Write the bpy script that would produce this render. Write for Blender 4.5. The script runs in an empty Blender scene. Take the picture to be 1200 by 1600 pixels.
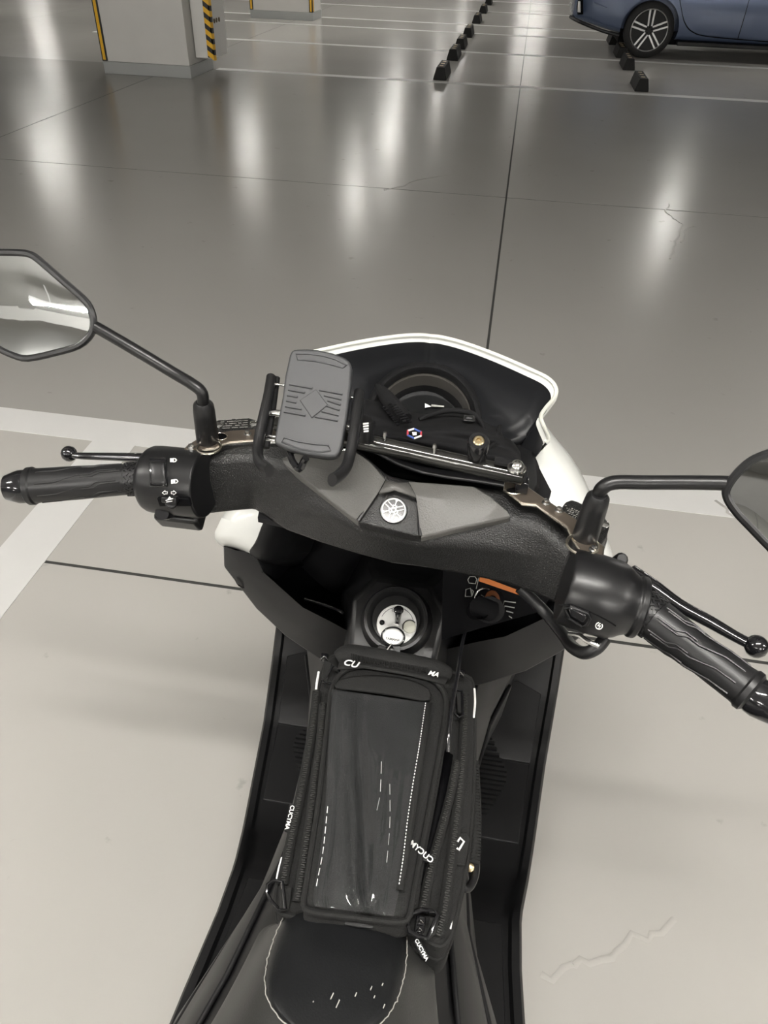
import bpy, bmesh, math, random
from mathutils import Vector, Matrix
random.seed(7)
V = Vector
S = bpy.context.scene
COL = S.collection

# ------------------------------------------------------------------ camera, world, light, exposure
CAMH = 1.40
FPX, CX, CY = 1150.0, 600.0, 800.0
RIGHT = V((0.986067, -0.124024, 0.110856)); FWD = V((0.164104, 0.616226, -0.770283))
FWD.normalize(); RIGHT = (RIGHT - FWD * RIGHT.dot(FWD)).normalized(); UPV = RIGHT.cross(FWD)
# rows of cam->world
def ray(px, py):
    c = V((px - CX, -(py - CY), -FPX))
    return V((RIGHT.dot(c), FWD.dot(c), UPV.dot(c)))
EYE = V((0, 0, CAMH))
def P(px, py, z):            # point of the view ray at height z
    d = ray(px, py); return EYE + d * ((z - CAMH) / d.z)
def Q(px, py, y):            # point of the view ray in the upright plane at distance y
    d = ray(px, py); return EYE + d * (y / d.y)
def PL(px, py, pt, n):       # point of the view ray in a free plane
    d = ray(px, py); return EYE + d * ((pt - EYE).dot(n) / d.dot(n))
def mpp(p):                  # metres per pixel at a point
    cam_b = V((RIGHT.z, FWD.z, UPV.z))
    return -((p - EYE).dot(cam_b)) / FPX

cam = bpy.data.cameras.new('camera'); camo = bpy.data.objects.new('camera', cam); COL.objects.link(camo)
cam.sensor_fit = 'VERTICAL'; cam.sensor_height = 36.0; cam.lens = 36.0 * FPX / 1600.0
cam.clip_start = 0.02; cam.clip_end = 200
camo.matrix_world = Matrix.Translation(EYE) @ Matrix((RIGHT, FWD, UPV)).to_4x4()
S.camera = camo
S.view_settings.view_transform = 'Standard'; S.view_settings.look = 'None'
S.view_settings.gamma = 1.0; S.view_settings.use_curve_mapping = False
S.view_settings.exposure = 0.04
w = bpy.data.worlds.new('world'); S.world = w; w.use_nodes = True
w.node_tree.nodes['Background'].inputs[0].default_value = (0.9, 0.95, 1.0, 1)
w.node_tree.nodes['Background'].inputs[1].default_value = 0.02
LAMP_POWER = 250.0; LAMP_DIM = 140.0        # far lamps set weaker to hold down their floor streaks
CEIL = 2.75

# ------------------------------------------------------------------ materials
def mat(name, col, rough=0.5, metal=0.0, bump=None, var=None, coat=0.0, spec=0.5, rvar=None, emit=None):
    m = bpy.data.materials.new(name); m.use_nodes = True
    nt = m.node_tree; b = nt.nodes['Principled BSDF']
    b.inputs['Base Color'].default_value = (*col, 1); b.inputs['Roughness'].default_value = rough
    b.inputs['Metallic'].default_value = metal; b.inputs['Coat Weight'].default_value = coat
    b.inputs['Specular IOR Level'].default_value = spec
    tc = nt.nodes.new('ShaderNodeTexCoord')
    def noise(scale, det=3):
        n = nt.nodes.new('ShaderNodeTexNoise'); n.inputs['Scale'].default_value = scale
        n.inputs['Detail'].default_value = det; nt.links.new(tc.outputs['Object'], n.inputs['Vector']); return n
    if var is None: var = (40, 0.12)
    n = noise(var[0]); mx = nt.nodes.new('ShaderNodeMix'); mx.data_type = 'RGBA'
    mx.inputs['A'].default_value = (*[c * (1 - var[1]) for c in col], 1)
    mx.inputs['B'].default_value = (*[min(1, c * (1 + var[1])) for c in col], 1)
    nt.links.new(n.outputs['Fac'], mx.inputs['Factor']); nt.links.new(mx.outputs['Result'], b.inputs['Base Color'])
    if bump:
        n2 = noise(bump[0], 2); bp = nt.nodes.new('ShaderNodeBump')
        bp.inputs['Strength'].default_value = bump[1]; bp.inputs['Distance'].default_value = bump[2]
        nt.links.new(n2.outputs['Fac'], bp.inputs['Height']); nt.links.new(bp.outputs['Normal'], b.inputs['Normal'])
    if rvar:
        n3 = noise(rvar[0]); mr = nt.nodes.new('ShaderNodeMapRange')
        mr.inputs['To Min'].default_value = rvar[1]; mr.inputs['To Max'].default_value = rvar[2]
        mr.clamp = False
        nt.links.new(n3.outputs['Fac'], mr.inputs['Value']); nt.links.new(mr.outputs['Result'], b.inputs['Roughness'])
    if emit:
        b.inputs['Emission Color'].default_value = (*emit[0], 1); b.inputs['Emission Strength'].default_value = emit[1]
    return m

M = {}
M['tex_black'] = mat('textured_black_plastic', (0.0065, 0.0065, 0.0065), 0.33, bump=(800, 0.8, 0.0011), spec=0.5)
M['panel_grey'] = mat('gunmetal_grain_plastic', (0.082, 0.080, 0.075), 0.40, bump=(700, 0.5, 0.0007), spec=0.4)
M['black'] = mat('smooth_black_plastic', (0.007, 0.007, 0.0075), 0.34, rvar=(12, 0.28, 0.40), spec=0.4)
M['satin'] = mat('satin_black_plastic', (0.0065, 0.0065, 0.007), 0.42, rvar=(9, 0.38, 0.50), bump=(900, 0.1, 0.0004), spec=0.32)
M['gloss'] = mat('gloss_black', (0.008, 0.008, 0.009), 0.12, coat=0.3)
M['rubber'] = mat('black_rubber', (0.008, 0.008, 0.0085), 0.38, rvar=(30, 0.32, 0.46), spec=0.42)
M['matte'] = mat('matte_black', (0.007, 0.007, 0.0075), 0.75, spec=0.25)
M['void'] = mat('black_plastic_and_shade', (0.0015, 0.0015, 0.002), 0.6, spec=0.08)  # far blacker than the other plastics: recess shade put into the colour
M['white'] = mat('pearl_white_paint', (0.72, 0.73, 0.70), 0.22, coat=0.5, var=(20, 0.02))
M['trim'] = mat('pale_edge_moulding', (0.62, 0.63, 0.57), 0.38, var=(60, 0.05))
M['silver'] = mat('brushed_silver', (0.82, 0.82, 0.80), 0.38, 0.0, var=(80, 0.05))
M['chrome'] = mat('bright_steel', (0.75, 0.75, 0.74), 0.16, 1.0)
M['bronze'] = mat('dark_anodised_metal', (0.155, 0.130, 0.105), 0.36, 0.7)
M['bronze_edge'] = mat('bare_cut_edge', (0.75, 0.70, 0.60), 0.25, 1.0)
M['tube_black'] = mat('polished_black_tube', (0.035, 0.035, 0.032), 0.16, 0.6, coat=0.5)
M['brass'] = mat('brass', (0.55, 0.45, 0.28), 0.3, 1.0)
M['pad'] = mat('grey_rubber_pad', (0.030, 0.031, 0.033), 0.5, bump=(500, 0.1, 0.0003), var=(25, 0.12))
M['fabric'] = mat('black_woven_fabric', (0.013, 0.013, 0.0125), 0.85, bump=(1100, 0.8, 0.0008), var=(600, 0.5), spec=0.3)
M['web'] = mat('black_webbing', (0.011, 0.011, 0.0105), 0.8, bump=(1000, 0.7, 0.0006), var=(700, 0.4), spec=0.3)
M['cloth'] = mat('soft_black_cloth', (0.0055, 0.0055, 0.006), 0.85, bump=(900, 0.3, 0.0004), spec=0.2)
M['zip'] = mat('zip_teeth_plastic', (0.035, 0.035, 0.033), 0.25, var=(200, 0.2))
M['ink'] = mat('white_print', (0.85, 0.85, 0.83), 0.5, var=(50, 0.03))
M['ink_dim'] = mat('grey_print', (0.30, 0.30, 0.28), 0.5)
M['red'] = mat('red_print', (0.6, 0.06, 0.08), 0.6)
M['blue'] = mat('blue_print', (0.05, 0.10, 0.35), 0.6)
M['orange'] = mat('orange_print', (0.42, 0.12, 0.02), 0.5)  # orange dulled to hold the shade inside the right pocket
M['reflect'] = mat('reflective_piping', (0.9, 0.9, 0.88), 0.3, var=(50, 0.03))
M['seat'] = mat('grey_seat_vinyl', (0.034, 0.034, 0.032), 0.45, spec=0.4, bump=(700, 0.3, 0.0005))
M['seat_black'] = mat('black_seat_vinyl', (0.0085, 0.009, 0.0098), 0.38, spec=0.4, bump=(600, 0.25, 0.0005), rvar=(25, 0.34, 0.5))
M['thread'] = mat('worn_white_thread', (0.40, 0.39, 0.36), 0.8, var=(300, 0.5))
M['concrete'] = mat('white_painted_concrete', (0.62, 0.61, 0.58), 0.6, var=(3, 0.06), bump=(60, 0.08, 0.002))
M['skirt'] = mat('grey_painted_skirting', (0.36, 0.37, 0.36), 0.4, var=(4, 0.08))
M['yellow'] = mat('yellow_guard', (0.80, 0.45, 0.02), 0.45)
M['guard'] = mat('black_guard_rubber', (0.02, 0.02, 0.02), 0.55)
M['stop'] = mat('black_wheel_stop_rubber', (0.010, 0.010, 0.0095), 0.6, spec=0.2, var=(30, 0.3), bump=(200, 0.2, 0.001))
M['paintline'] = mat('white_floor_paint', (0.70, 0.695, 0.68), 0.42, var=(6, 0.05), spec=0.25)
M['carpaint'] = mat('blue_grey_car_paint', (0.105, 0.14, 0.225), 0.25, 0.3, coat=0.8, var=(2, 0.04))
M['carglass'] = mat('dark_car_glass', (0.01, 0.012, 0.014), 0.05, coat=0.5)
M['alloy'] = mat('silver_alloy', (0.62, 0.62, 0.62), 0.28, 0.9)
M['tyre'] = mat('tyre_rubber', (0.014, 0.014, 0.014), 0.7)
M['ceilmat'] = mat('grey_ceiling_paint', (0.31, 0.305, 0.297), 0.8, var=(1, 0.08))
M['wallmat'] = mat('garage_wall_paint', (0.45, 0.44, 0.42), 0.7, var=(1, 0.06))
M['housing'] = mat('lamp_housing', (0.7, 0.7, 0.7), 0.5)
M['joint'] = mat('joint_sealant', (0.045, 0.045, 0.042), 0.7)
M['redlens'] = mat('red_lens', (0.35, 0.02, 0.02), 0.15, coat=0.6)
M['mirror'] = mat('mirror_silver', (0.80, 0.82, 0.82), 0.02, 1.0, var=(5, 0.01))
M['display'] = mat('lcd_glass', (0.006, 0.0065, 0.007), 0.12, spec=0.25)
M['ring_grey'] = mat('grey_meter_ring', (0.045, 0.042, 0.038), 0.35)
M['cabinet'] = mat('white_cabinet_paint', (0.66, 0.65, 0.62), 0.45, var=(5, 0.04))
M['hole'] = mat('rusty_knockout', (0.12, 0.09, 0.05), 0.7)
M['lamp'] = mat('lamp_tube_glow', (1, 1, 1), 0.4, emit=((1.0, 0.968, 0.915), LAMP_POWER))
M['lamp_dim'] = mat('weaker_lamp_glow', (1, 1, 1), 0.4, emit=((1.0, 0.968, 0.915), LAMP_DIM))  # same tube at lower strength, chosen for softer floor reflections

def vinyl_mat():
    m = bpy.data.materials.new('clear_vinyl'); m.use_nodes = True; nt = m.node_tree; nt.nodes.clear()
    o = nt.nodes.new('ShaderNodeOutputMaterial'); mx = nt.nodes.new('ShaderNodeMixShader')
    t = nt.nodes.new('ShaderNodeBsdfTransparent'); t.inputs[0].default_value = (0.93, 0.94, 0.95, 1)
    g = nt.nodes.new('ShaderNodeBsdfGlossy'); g.inputs['Roughness'].default_value = 0.06
    f = nt.nodes.new('ShaderNodeFresnel'); f.inputs[0].default_value = 1.6
    n = nt.nodes.new('ShaderNodeTexNoise'); n.inputs['Scale'].default_value = 35; n.inputs['Detail'].default_value = 2
    tc = nt.nodes.new('ShaderNodeTexCoord'); nt.links.new(tc.outputs['Object'], n.inputs['Vector'])
    b = nt.nodes.new('ShaderNodeBump'); b.inputs['Strength'].default_value = 0.25; b.inputs['Distance'].default_value = 0.002
    nt.links.new(n.outputs['Fac'], b.inputs['Height'])
    nt.links.new(b.outputs['Normal'], g.inputs['Normal']); nt.links.new(b.outputs['Normal'], f.inputs['Normal'])
    nt.links.new(f.outputs[0], mx.inputs[0]); nt.links.new(t.outputs[0], mx.inputs[1]); nt.links.new(g.outputs[0], mx.inputs[2])
    dfz = nt.nodes.new('ShaderNodeBsdfDiffuse'); dfz.inputs[0].default_value = (.7, .72, .74, 1); m2 = nt.nodes.new('ShaderNodeMixShader'); m2.inputs[0].default_value = 0.022  # diffuse vinyl haze, also filling in for the ceiling's grey reflection
    nt.links.new(mx.outputs[0], m2.inputs[1]); nt.links.new(dfz.outputs[0], m2.inputs[2]); nt.links.new(m2.outputs[0], o.inputs[0]); return m
M['vinyl'] = vinyl_mat()

def floor_mat():
    m = mat('grey_epoxy_floor', (0.50, 0.485, 0.455), 0.25, var=(0.9, 0.07), spec=0.25)
    nt = m.node_tree; b = nt.nodes['Principled BSDF']
    tc = [n for n in nt.nodes if n.type == 'TEX_COORD'][0]
    def noise(scale, det):
        n = nt.nodes.new('ShaderNodeTexNoise'); n.inputs['Scale'].default_value = scale; n.inputs['Detail'].default_value = det
        nt.links.new(tc.outputs['Object'], n.inputs['Vector']); return n
    a = noise(0.7, 3); mr = nt.nodes.new('ShaderNodeMapRange')
    mr.inputs['To Min'].default_value = 0.20; mr.inputs['To Max'].default_value = 0.266
    nt.links.new(a.outputs['Fac'], mr.inputs['Value']); nt.links.new(mr.outputs['Result'], b.inputs['Roughness'])
    c = noise(2.2, 1); bp = nt.nodes.new('ShaderNodeBump'); bp.inputs['Strength'].default_value = 0.10; bp.inputs['Distance'].default_value = 0.01
    nt.links.new(c.outputs['Fac'], bp.inputs['Height']); nt.links.new(bp.outputs['Normal'], b.inputs['Normal'])
    # the drive aisle between the two bay lines is blended towards a darker grey
    old = b.inputs['Base Color'].links[0].from_socket
    sx = nt.nodes.new('ShaderNodeSeparateXYZ'); nt.links.new(tc.outputs['Object'], sx.inputs[0])
    g1 = nt.nodes.new('ShaderNodeMath'); g1.operation = 'GREATER_THAN'; g1.inputs[1].default_value = 1.95; nt.links.new(sx.outputs['Y'], g1.inputs[0])
    g2 = nt.nodes.new('ShaderNodeMath'); g2.operation = 'LESS_THAN'; g2.inputs[1].default_value = 9.3; nt.links.new(sx.outputs['Y'], g2.inputs[0])
    g3 = nt.nodes.new('ShaderNodeMath'); g3.operation = 'MULTIPLY'; nt.links.new(g1.outputs[0], g3.inputs[0]); nt.links.new(g2.outputs[0], g3.inputs[1])
    g4 = nt.nodes.new('ShaderNodeMath'); g4.operation = 'MULTIPLY'; g4.inputs[1].default_value = 0.40; nt.links.new(g3.outputs[0], g4.inputs[0])
    mx = nt.nodes.new('ShaderNodeMix'); mx.data_type = 'RGBA'; nt.links.new(g4.outputs[0], mx.inputs['Factor'])
    nt.links.new(old, mx.inputs['A']); mx.inputs['B'].default_value = (0.20, 0.195, 0.185, 1)
    sn = noise(11.0, 5); sr = nt.nodes.new('ShaderNodeMapRange'); sr.inputs['From Min'].default_value = 0.69; sr.inputs['From Max'].default_value = 0.74
    sr.inputs['To Max'].default_value = 0.30; nt.links.new(sn.outputs['Fac'], sr.inputs['Value'])
    m3 = nt.nodes.new('ShaderNodeMix'); m3.data_type = 'RGBA'; nt.links.new(sr.outputs['Result'], m3.inputs['Factor'])
    nt.links.new(mx.outputs['Result'], m3.inputs['A']); m3.inputs['B'].default_value = (0.16, 0.15, 0.13, 1)
    nt.links.new(m3.outputs['Result'], b.inputs['Base Color'])
    return m
M['floor'] = floor_mat()

# ------------------------------------------------------------------ mesh helpers
ORG = {}
def smooth_me(me, ang=38):
    for p in me.polygons: p.use_smooth = True
    if ang < 179: me.set_sharp_from_angle(angle=math.radians(ang))
def thing(name, loc, label, cat, group=None):
    o = bpy.data.objects.new(name, None); COL.objects.link(o); o.location = loc; o.empty_display_size = 0.1
    o['label'] = label; o['category'] = cat
    if group: o['group'] = group
    ORG[o] = V(loc); return o
def tag(o, label, cat, group=None):
    o['label'] = label; o['category'] = cat
    if group: o['group'] = group
    return o
def O(name, verts, faces, m, par=None, ang=38, bev=0.0, seg=2, sub=0, solid=0.0, org=None, fix=True, label=None):
    verts = [V(v) for v in verts]
    if par is not None: org = ORG[par]
    elif org is None:
        n = len(verts); org = V((sum(v.x for v in verts) / n, sum(v.y for v in verts) / n, min(v.z for v in verts)))
    me = bpy.data.meshes.new(name); me.from_pydata([v - org for v in verts], [], faces); me.validate()
    if fix:
        bm = bmesh.new(); bm.from_mesh(me); bmesh.ops.remove_doubles(bm, verts=bm.verts, dist=1e-6)
        bmesh.ops.recalc_face_normals(bm, faces=bm.faces); bm.to_mesh(me); bm.free()
    smooth_me(me, ang)
    o = bpy.data.objects.new(name, me); COL.objects.link(o); me.materials.append(M[m] if isinstance(m, str) else m)
    if par is not None: o.parent = par
    else: o.location = org
    ORG[o] = org
    if solid:
        s = o.modifiers.new('thick', 'SOLIDIFY'); s.thickness = solid; s.offset = 0
    if bev:
        b = o.modifiers.new('bevel', 'BEVEL'); b.width = bev; b.segments = seg; b.limit_method = 'ANGLE'; b.angle_limit = math.radians(28); b.harden_normals = False
    if sub:
        s = o.modifiers.new('sub', 'SUBSURF'); s.levels = sub; s.render_levels = sub
    if label: o['label'] = label
    return o
def merge(*geos):
    vs, fs = [], []
    for v, f in geos:
        k = len(vs); vs += list(v); fs += [tuple(i + k for i in q) for q in f]
    return vs, fs
def g_box(c, x, y, z, hx, hy, hz):
    c, x, y, z = V(c), V(x).normalized(), V(y).normalized(), V(z).normalized()
    vs = [c + x * hx * a + y * hy * b + z * hz * d for d in (-1, 1) for b in (-1, 1) for a in (-1, 1)]
    return vs, [(0, 2, 3, 1), (4, 5, 7, 6), (0, 1, 5, 4), (2, 6, 7, 3), (0, 4, 6, 2), (1, 3, 7, 5)]
def ab(x0, x1, y0, y1, z0, z1):
    return g_box(((x0 + x1) / 2, (y0 + y1) / 2, (z0 + z1) / 2), (1, 0, 0), (0, 1, 0), (0, 0, 1), abs(x1 - x0) / 2, abs(y1 - y0) / 2, abs(z1 - z0) / 2)
def spline(pts, n=6):
    pts = [V(p) for p in pts]
    if len(pts) < 3 or n < 2: return pts
    out = []
    for i in range(len(pts) - 1):
        p0 = pts[max(i - 1, 0)]; p1 = pts[i]; p2 = pts[i + 1]; p3 = pts[min(i + 2, len(pts) - 1)]
        for k in range(n):
            t = k / n
            out.append(0.5 * ((2 * p1) + (p2 - p0) * t + (2 * p0 - 5 * p1 + 4 * p2 - p3) * t * t + (3 * p1 - p0 - 3 * p2 + p3) * t ** 3))
    out.append(pts[-1]); return out
def basis(d, hint=None):
    d = V(d).normalized(); h = V(hint) if hint else (V((0, 0, 1)) if abs(d.z) < 0.9 else V((1, 0, 0)))
    u = (h - d * h.dot(d)).normalized(); return d, u, d.cross(u)
def g_tube(pts, r, n=12, sm=1, closed=False, flat=1.0, hint=None):
    pts = spline(pts, sm) if sm > 1 else [V(p) for p in pts]
    L = len(pts); rs = r if isinstance(r, (list, tuple)) else [r] * L
    if len(rs) != L: rs = [rs[min(int(i / (L - 1) * (len(rs) - 1)), len(rs) - 2)] * (1 - ((i / (L - 1) * (len(rs) - 1)) - min(int(i / (L - 1) * (len(rs) - 1)), len(rs) - 2))) + rs[min(int(i / (L - 1) * (len(rs) - 1)), len(rs) - 2) + 1] * ((i / (L - 1) * (len(rs) - 1)) - min(int(i / (L - 1) * (len(rs) - 1)), len(rs) - 2)) for i in range(L)]
    vs, fs = [], []; u = None
    for i, p in enumerate(pts):
        if closed: d = pts[(i + 1) % L] - pts[i - 1]
        else: d = pts[min(i + 1, L - 1)] - pts[max(i - 1, 0)]
        d.normalize()
        if u is None: _, u, w_ = basis(d, hint)
        else: u = (u - d * u.dot(d)).normalized(); w_ = d.cross(u)
        for k in range(n):
            a = 2 * math.pi * k / n
            vs.append(p + u * (math.cos(a) * rs[i] * flat) + w_ * (math.sin(a) * rs[i]))
    for i in range(L if closed else L - 1):
        j = (i + 1) % L
        for k in range(n): fs.append((i * n + k, i * n + (k + 1) % n, j * n + (k + 1) % n, j * n + k))
    if not closed: fs += [tuple(range(n))[::-1], tuple(range((L - 1) * n, L * n))]
    return vs, fs
def g_lathe(p0, p1, prof, n=24, sy=1.0, hint=None):   # prof: (t along axis, radius)
    p0, p1 = V(p0), V(p1); d, u, w_ = basis(p1 - p0, hint); L = len(prof); vs, fs = [], []
    for t, r in prof:
        for k in range(n):
            a = 2 * math.pi * k / n
            vs.append(p0 + (p1 - p0) * t + u * math.cos(a) * r * sy + w_ * math.sin(a) * r)
    for i in range(L - 1):
        for k in range(n): fs.append((i * n + k, i * n + (k + 1) % n, (i + 1) * n + (k + 1) % n, (i + 1) * n + k))
    fs += [tuple(range(n))[::-1], tuple(range((L - 1) * n, L * n))]
    return vs, fs
def g_loft(rows, closed=False, caps=False):
    n = len(rows[0]); vs = [V(p) for r in rows for p in r]; fs = []
    for i in range(len(rows) - 1):
        for k in range(n if closed else n - 1):
            fs.append((i * n + k, i * n + (k + 1) % n, (i + 1) * n + (k + 1) % n, (i + 1) * n + k))
    if caps: fs += [tuple(range(n))[::-1], tuple(range((len(rows) - 1) * n, len(rows) * n))]
    return vs, fs
def g_slab(outline, nrm, th):          # outline = upper face, extruded against the normal
    o = [V(p) for p in outline]; n = len(o); nrm = V(nrm).normalized()
    vs = o + [p - nrm * th for p in o]
    return vs, [tuple(range(n)), tuple(range(n, 2 * n))[::-1]] + [(k, k + n, (k + 1) % n + n, (k + 1) % n) for k in range(n)]
def g_cushion(outline, bulge, drop, steps=(0.96, 0.85, 0.65, 0.35), lift=V((0, 0, 1)), flare=1.03):
    o = [V(p) for p in outline]; n = len(o); c = sum(o, V()) / n
    rows = [[c + (p - c) * flare - lift * drop for p in o], [p - lift * min(0.006, drop * 0.4) for p in o]]
    for s in steps: rows.append([c + (p - c) * s + lift * bulge * (1 - s * s) for p in o])
    vs, fs = g_loft(rows, closed=True); vs.append(c + lift * bulge); k = len(vs) - 1; b = (len(rows) - 1) * n
    fs += [(b + i, b + (i + 1) % n, k) for i in range(n)]; fs.append(tuple(range(n))[::-1])
    return vs, fs
def g_ball(c, r, n=12, sc=(1, 1, 1)):
    vs, fs = [], []; c = V(c)
    for i in range(n // 2 + 1):
        t = math.pi * i / (n // 2)
        for k in range(n):
            a = 2 * math.pi * k / n
            vs.append(c + V((math.sin(t) * math.cos(a) * r * sc[0], math.sin(t) * math.sin(a) * r * sc[1], math.cos(t) * r * sc[2])))
    for i in range(n // 2):
        for k in range(n): fs.append((i * n + k, (i + 1) * n + k, (i + 1) * n + (k + 1) % n, i * n + (k + 1) % n))
    return vs, fs
def txt(name, s, c, xd, yd, size, m, par, ext=0.0002, shear=0.0):
    cu = bpy.data.curves.new(name, 'FONT'); cu.body = s; cu.size = size; cu.extrude = ext; cu.align_x = 'CENTER'; cu.align_y = 'CENTER'; cu.shear = shear
    cu.offset = size * 0.02; cu.resolution_u = 3
    t = bpy.data.objects.new(name + '_tmp', cu); COL.objects.link(t)
    dg = bpy.context.evaluated_depsgraph_get(); me = bpy.data.meshes.new_from_object(t.evaluated_get(dg))
    bpy.data.objects.remove(t); bpy.data.curves.remove(cu)
    xd = V(xd).normalized(); yd = V(yd); yd = (yd - xd * yd.dot(xd)).normalized(); zd = xd.cross(yd)
    vs = [V(c) + xd * v.co.x + yd * v.co.y + zd * v.co.z for v in me.vertices]; fs = [tuple(p.vertices) for p in me.polygons]
    bpy.data.meshes.remove(me)
    return O(name, vs, fs, m, par, fix=False)
def copy_tree(o, parent=None):
    c = o.copy(); COL.objects.link(c); c.parent = parent
    for ch in [x for x in bpy.data.objects if x.parent == o]: copy_tree(ch, c)
    return c
def struct(o): o['kind'] = 'structure'; return o

# ================================================================== the setting
fl = struct(O('floor', *ab(-22, 22, -14, 46, -0.20, -0.0008), 'joint', org=V((0, 0, 0))))
JX = [-22, -15.7, -11.8, -7.85, -3.92, 0.0, 3.92, 7.85, 11.8, 15.7, 22]
JY = [-14, -9.9, -6.2, -2.45, 1.32, 5.10, 11.9, 18.40, 25.2, 32, 39, 46]
JY.remove(11.9)
g = 0.0055
for i in range(len(JX) - 1):
    for j in range(len(JY) - 1):
        O('floor_slab', *ab(JX[i] + g, JX[i + 1] - g, JY[j] + g, JY[j + 1] - g, -0.03, 0.0), 'floor', fl)
LZ = 0.0012
def line(x0, x1, y0, y1, name='painted_line'): return O(name, *ab(x0, x1, y0, y1, -0.001, LZ), 'paintline', fl)
line(-9, 9, 1.90, 2.035)
for x in (-1.275, 1.25, 3.75, -3.8): line(x, x + 0.15, -3.0, 1.90)
for y in (9.26, 11.77, 13.96, 15.18, 17.70, 20.2, 22.7): line(-6.2 if y > 9.5 else -3.45, 6.0, y, y + 0.13)
# healed cracks in the coating
def crack(pix, name='floor_crack'):
    pts = [P(x, y, 0.0005) for x, y in pix]
    pts2 = []
    for a, b in zip(pts, pts[1:]):
        for k in range(4): pts2.append(a.lerp(b, k / 4) + V((random.uniform(-.012, .012), random.uniform(-.012, .012), 0)))
    O(name, *g_tube(pts2, 0.006, 5, flat=0.35, hint=(0, 0, 1)), 'floor', fl)
crack([(1046, 318), (1042, 330), (1058, 345), (1068, 352), (1058, 372), (1052, 392), (1045, 410)])
crack([(1083, 350), (1070, 362), (1060, 385)])
crack([(600, 297), (625, 292), (650, 282), (690, 275), (712, 273)])
crack([(1100, 700), (1120, 785), (1160, 815), (1200, 845)][1:])
crack([(845, 1525), (900, 1508), (960, 1488), (1010, 1462), (1060, 1440)])

struct(O('ceiling', *ab(-22, 22, -14, 46, CEIL + 0.15, CEIL + 0.3), 'ceilmat', org=V((0, 0, CEIL + .15))))
struct(O('wall_back', *ab(-22, 22, 46, 46.2, 0, CEIL + 0.3), 'wallmat'))
struct(O('wall_front', *ab(-22, 22, -14.2, -14, 0, CEIL + 0.3), 'wallmat'))
struct(O('wall_left', *ab(-22.2, -22, -14, 46, 0, CEIL + 0.3), 'wallmat'))
struct(O('wall_right', *ab(22, 22.2, -14, 46, 0, CEIL + 0.3), 'wallmat'))
for k, y in enumerate((-9, -4.6, 2.0, 8.9, 15.0, 23, 31, 39)):
    struct(O('trim_%d' % (k + 1), *ab(-22, 22, y - 0.25, y + 0.25, CEIL - 0.12, CEIL + 0.15), 'ceilmat'))

# ceiling lamps: slim batten with a glowing tube
def lamp(x, y, rot, label, m='lamp'):
    t = thing('ceiling_lamp', (x, y, CEIL - 0.2), label, 'lamp', 'tube lamps under the ceiling')
    d = V((math.cos(rot), math.sin(rot), 0)); n = V((-d.y, d.x, 0)); c = V((x, y, CEIL - 0.12))
    O('housing', *g_box(c + V((0, 0, .035)), d, n, (0, 0, 1), 0.62, 0.035, 0.02), 'housing', t, bev=0.004)
    O('tube', *g_tube([c - d * 0.6 - V((0, 0, .012)), c + d * 0.6 - V((0, 0, .012))], 0.022, 12), m, t)
    for s in (-1, 1): O('hanger', *g_tube([c + d * 0.45 * s + V((0, 0, .05)), c + d * 0.45 * s + V((0, 0, .272))], 0.006, 8), 'housing', t)
LAB = 'white tube lamp hanging under the garage ceiling'
H90 = math.pi / 2
LAMPS = [(0.0, -0.1, 0), (-2.6, -0.3, 0), (2.6, -0.3, 0), (-5.4, -0.3, 0), (5.4, -0.3, 0), (-1.3, -3.2, 0), (1.6, -3.2, 0), (-4.6, -3.4, 0), (4.8, -3.4, 0),  # all but the overhead one added to brighten the near floor
         (-5.2, 11.2, H90), (-2.75, 13.9, H90), (-5.4, 16.0, H90), (2.7, 13.4, H90), (3.4, 19.6, H90), (-2.75, 17.4, H90), (7.6, 16.0, H90),
         (-3.0, 20.5, H90), (-9.0, 14.5, H90), (5.6, 12.0, 0), (-2.3, 23.6, H90), (3.4, 27.0, H90), (7.0, 12.6, H90), (-2.3, 31.0, H90), (0.1, 36, 0),
         (-16, 27, H90), (10, 24, H90), (-8.5, -3.4, 0), (-3.6, -8.5, 0.4), (3.5, -8, 0.2)]
for k, (x, y, r) in enumerate(LAMPS):
    lamp(x, y, r, 'bright tube lamp hung straight above the scooter' if k == 0 else ('bright tube lamp added over the bays around the scooter to light their floor' if y < 1 else 'dimmed tube lamp under the ceiling beyond the drive aisle'), 'lamp' if y < 1 else 'lamp_dim')

# pillars
def pillar(x0, x1, y0, y1, label, box=False):
    t = thing('pillar', ((x0 + x1) / 2, (y0 + y1) / 2, 0), label, 'pillar')
    O('shaft', *ab(x0, x1, y0, y1, 0.115, CEIL + 0.145), 'concrete', t, bev=0.006)
    O('skirting', *ab(x0 - 0.012, x1 + 0.012, y0 - 0.012, y1 + 0.012, 0.0, 0.115), 'skirt', t, bev=0.004)
    for cx, sx in ((x0, -1), (x1, 1)):
        if sx == 1 and box: continue
        gd = O('corner_guard', *merge(ab(cx - 0.016 * sx - 0.03 * sx, cx + 0.014 * sx, y0 - 0.014, y0 + 0.0, 0.12, 1.2), ab(cx, cx + 0.014 * sx, y0, y0 + 0.10, 0.12, 1.2)), 'guard', t, bev=0.003)
        O('yellow_stripe', *merge(ab(cx + 0.0 * sx, cx - 0.03 * sx, y0 - 0.0165, y0 - 0.013, 0.13, 1.19), ab(cx + 0.0135 * sx, cx + 0.0165 * sx, y0 + 0.02, y0 + 0.08, 0.13, 1.19)), 'yellow', gd)
    return t
pillar(-4.46, -3.50, 8.62, 9.30, 'white concrete pillar with grey skirting and a white cabinet on its side', box=True)
pillar(-4.70, -3.63, 14.60, 15.25, 'white concrete pillar standing behind the pillar with the cabinet')
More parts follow.
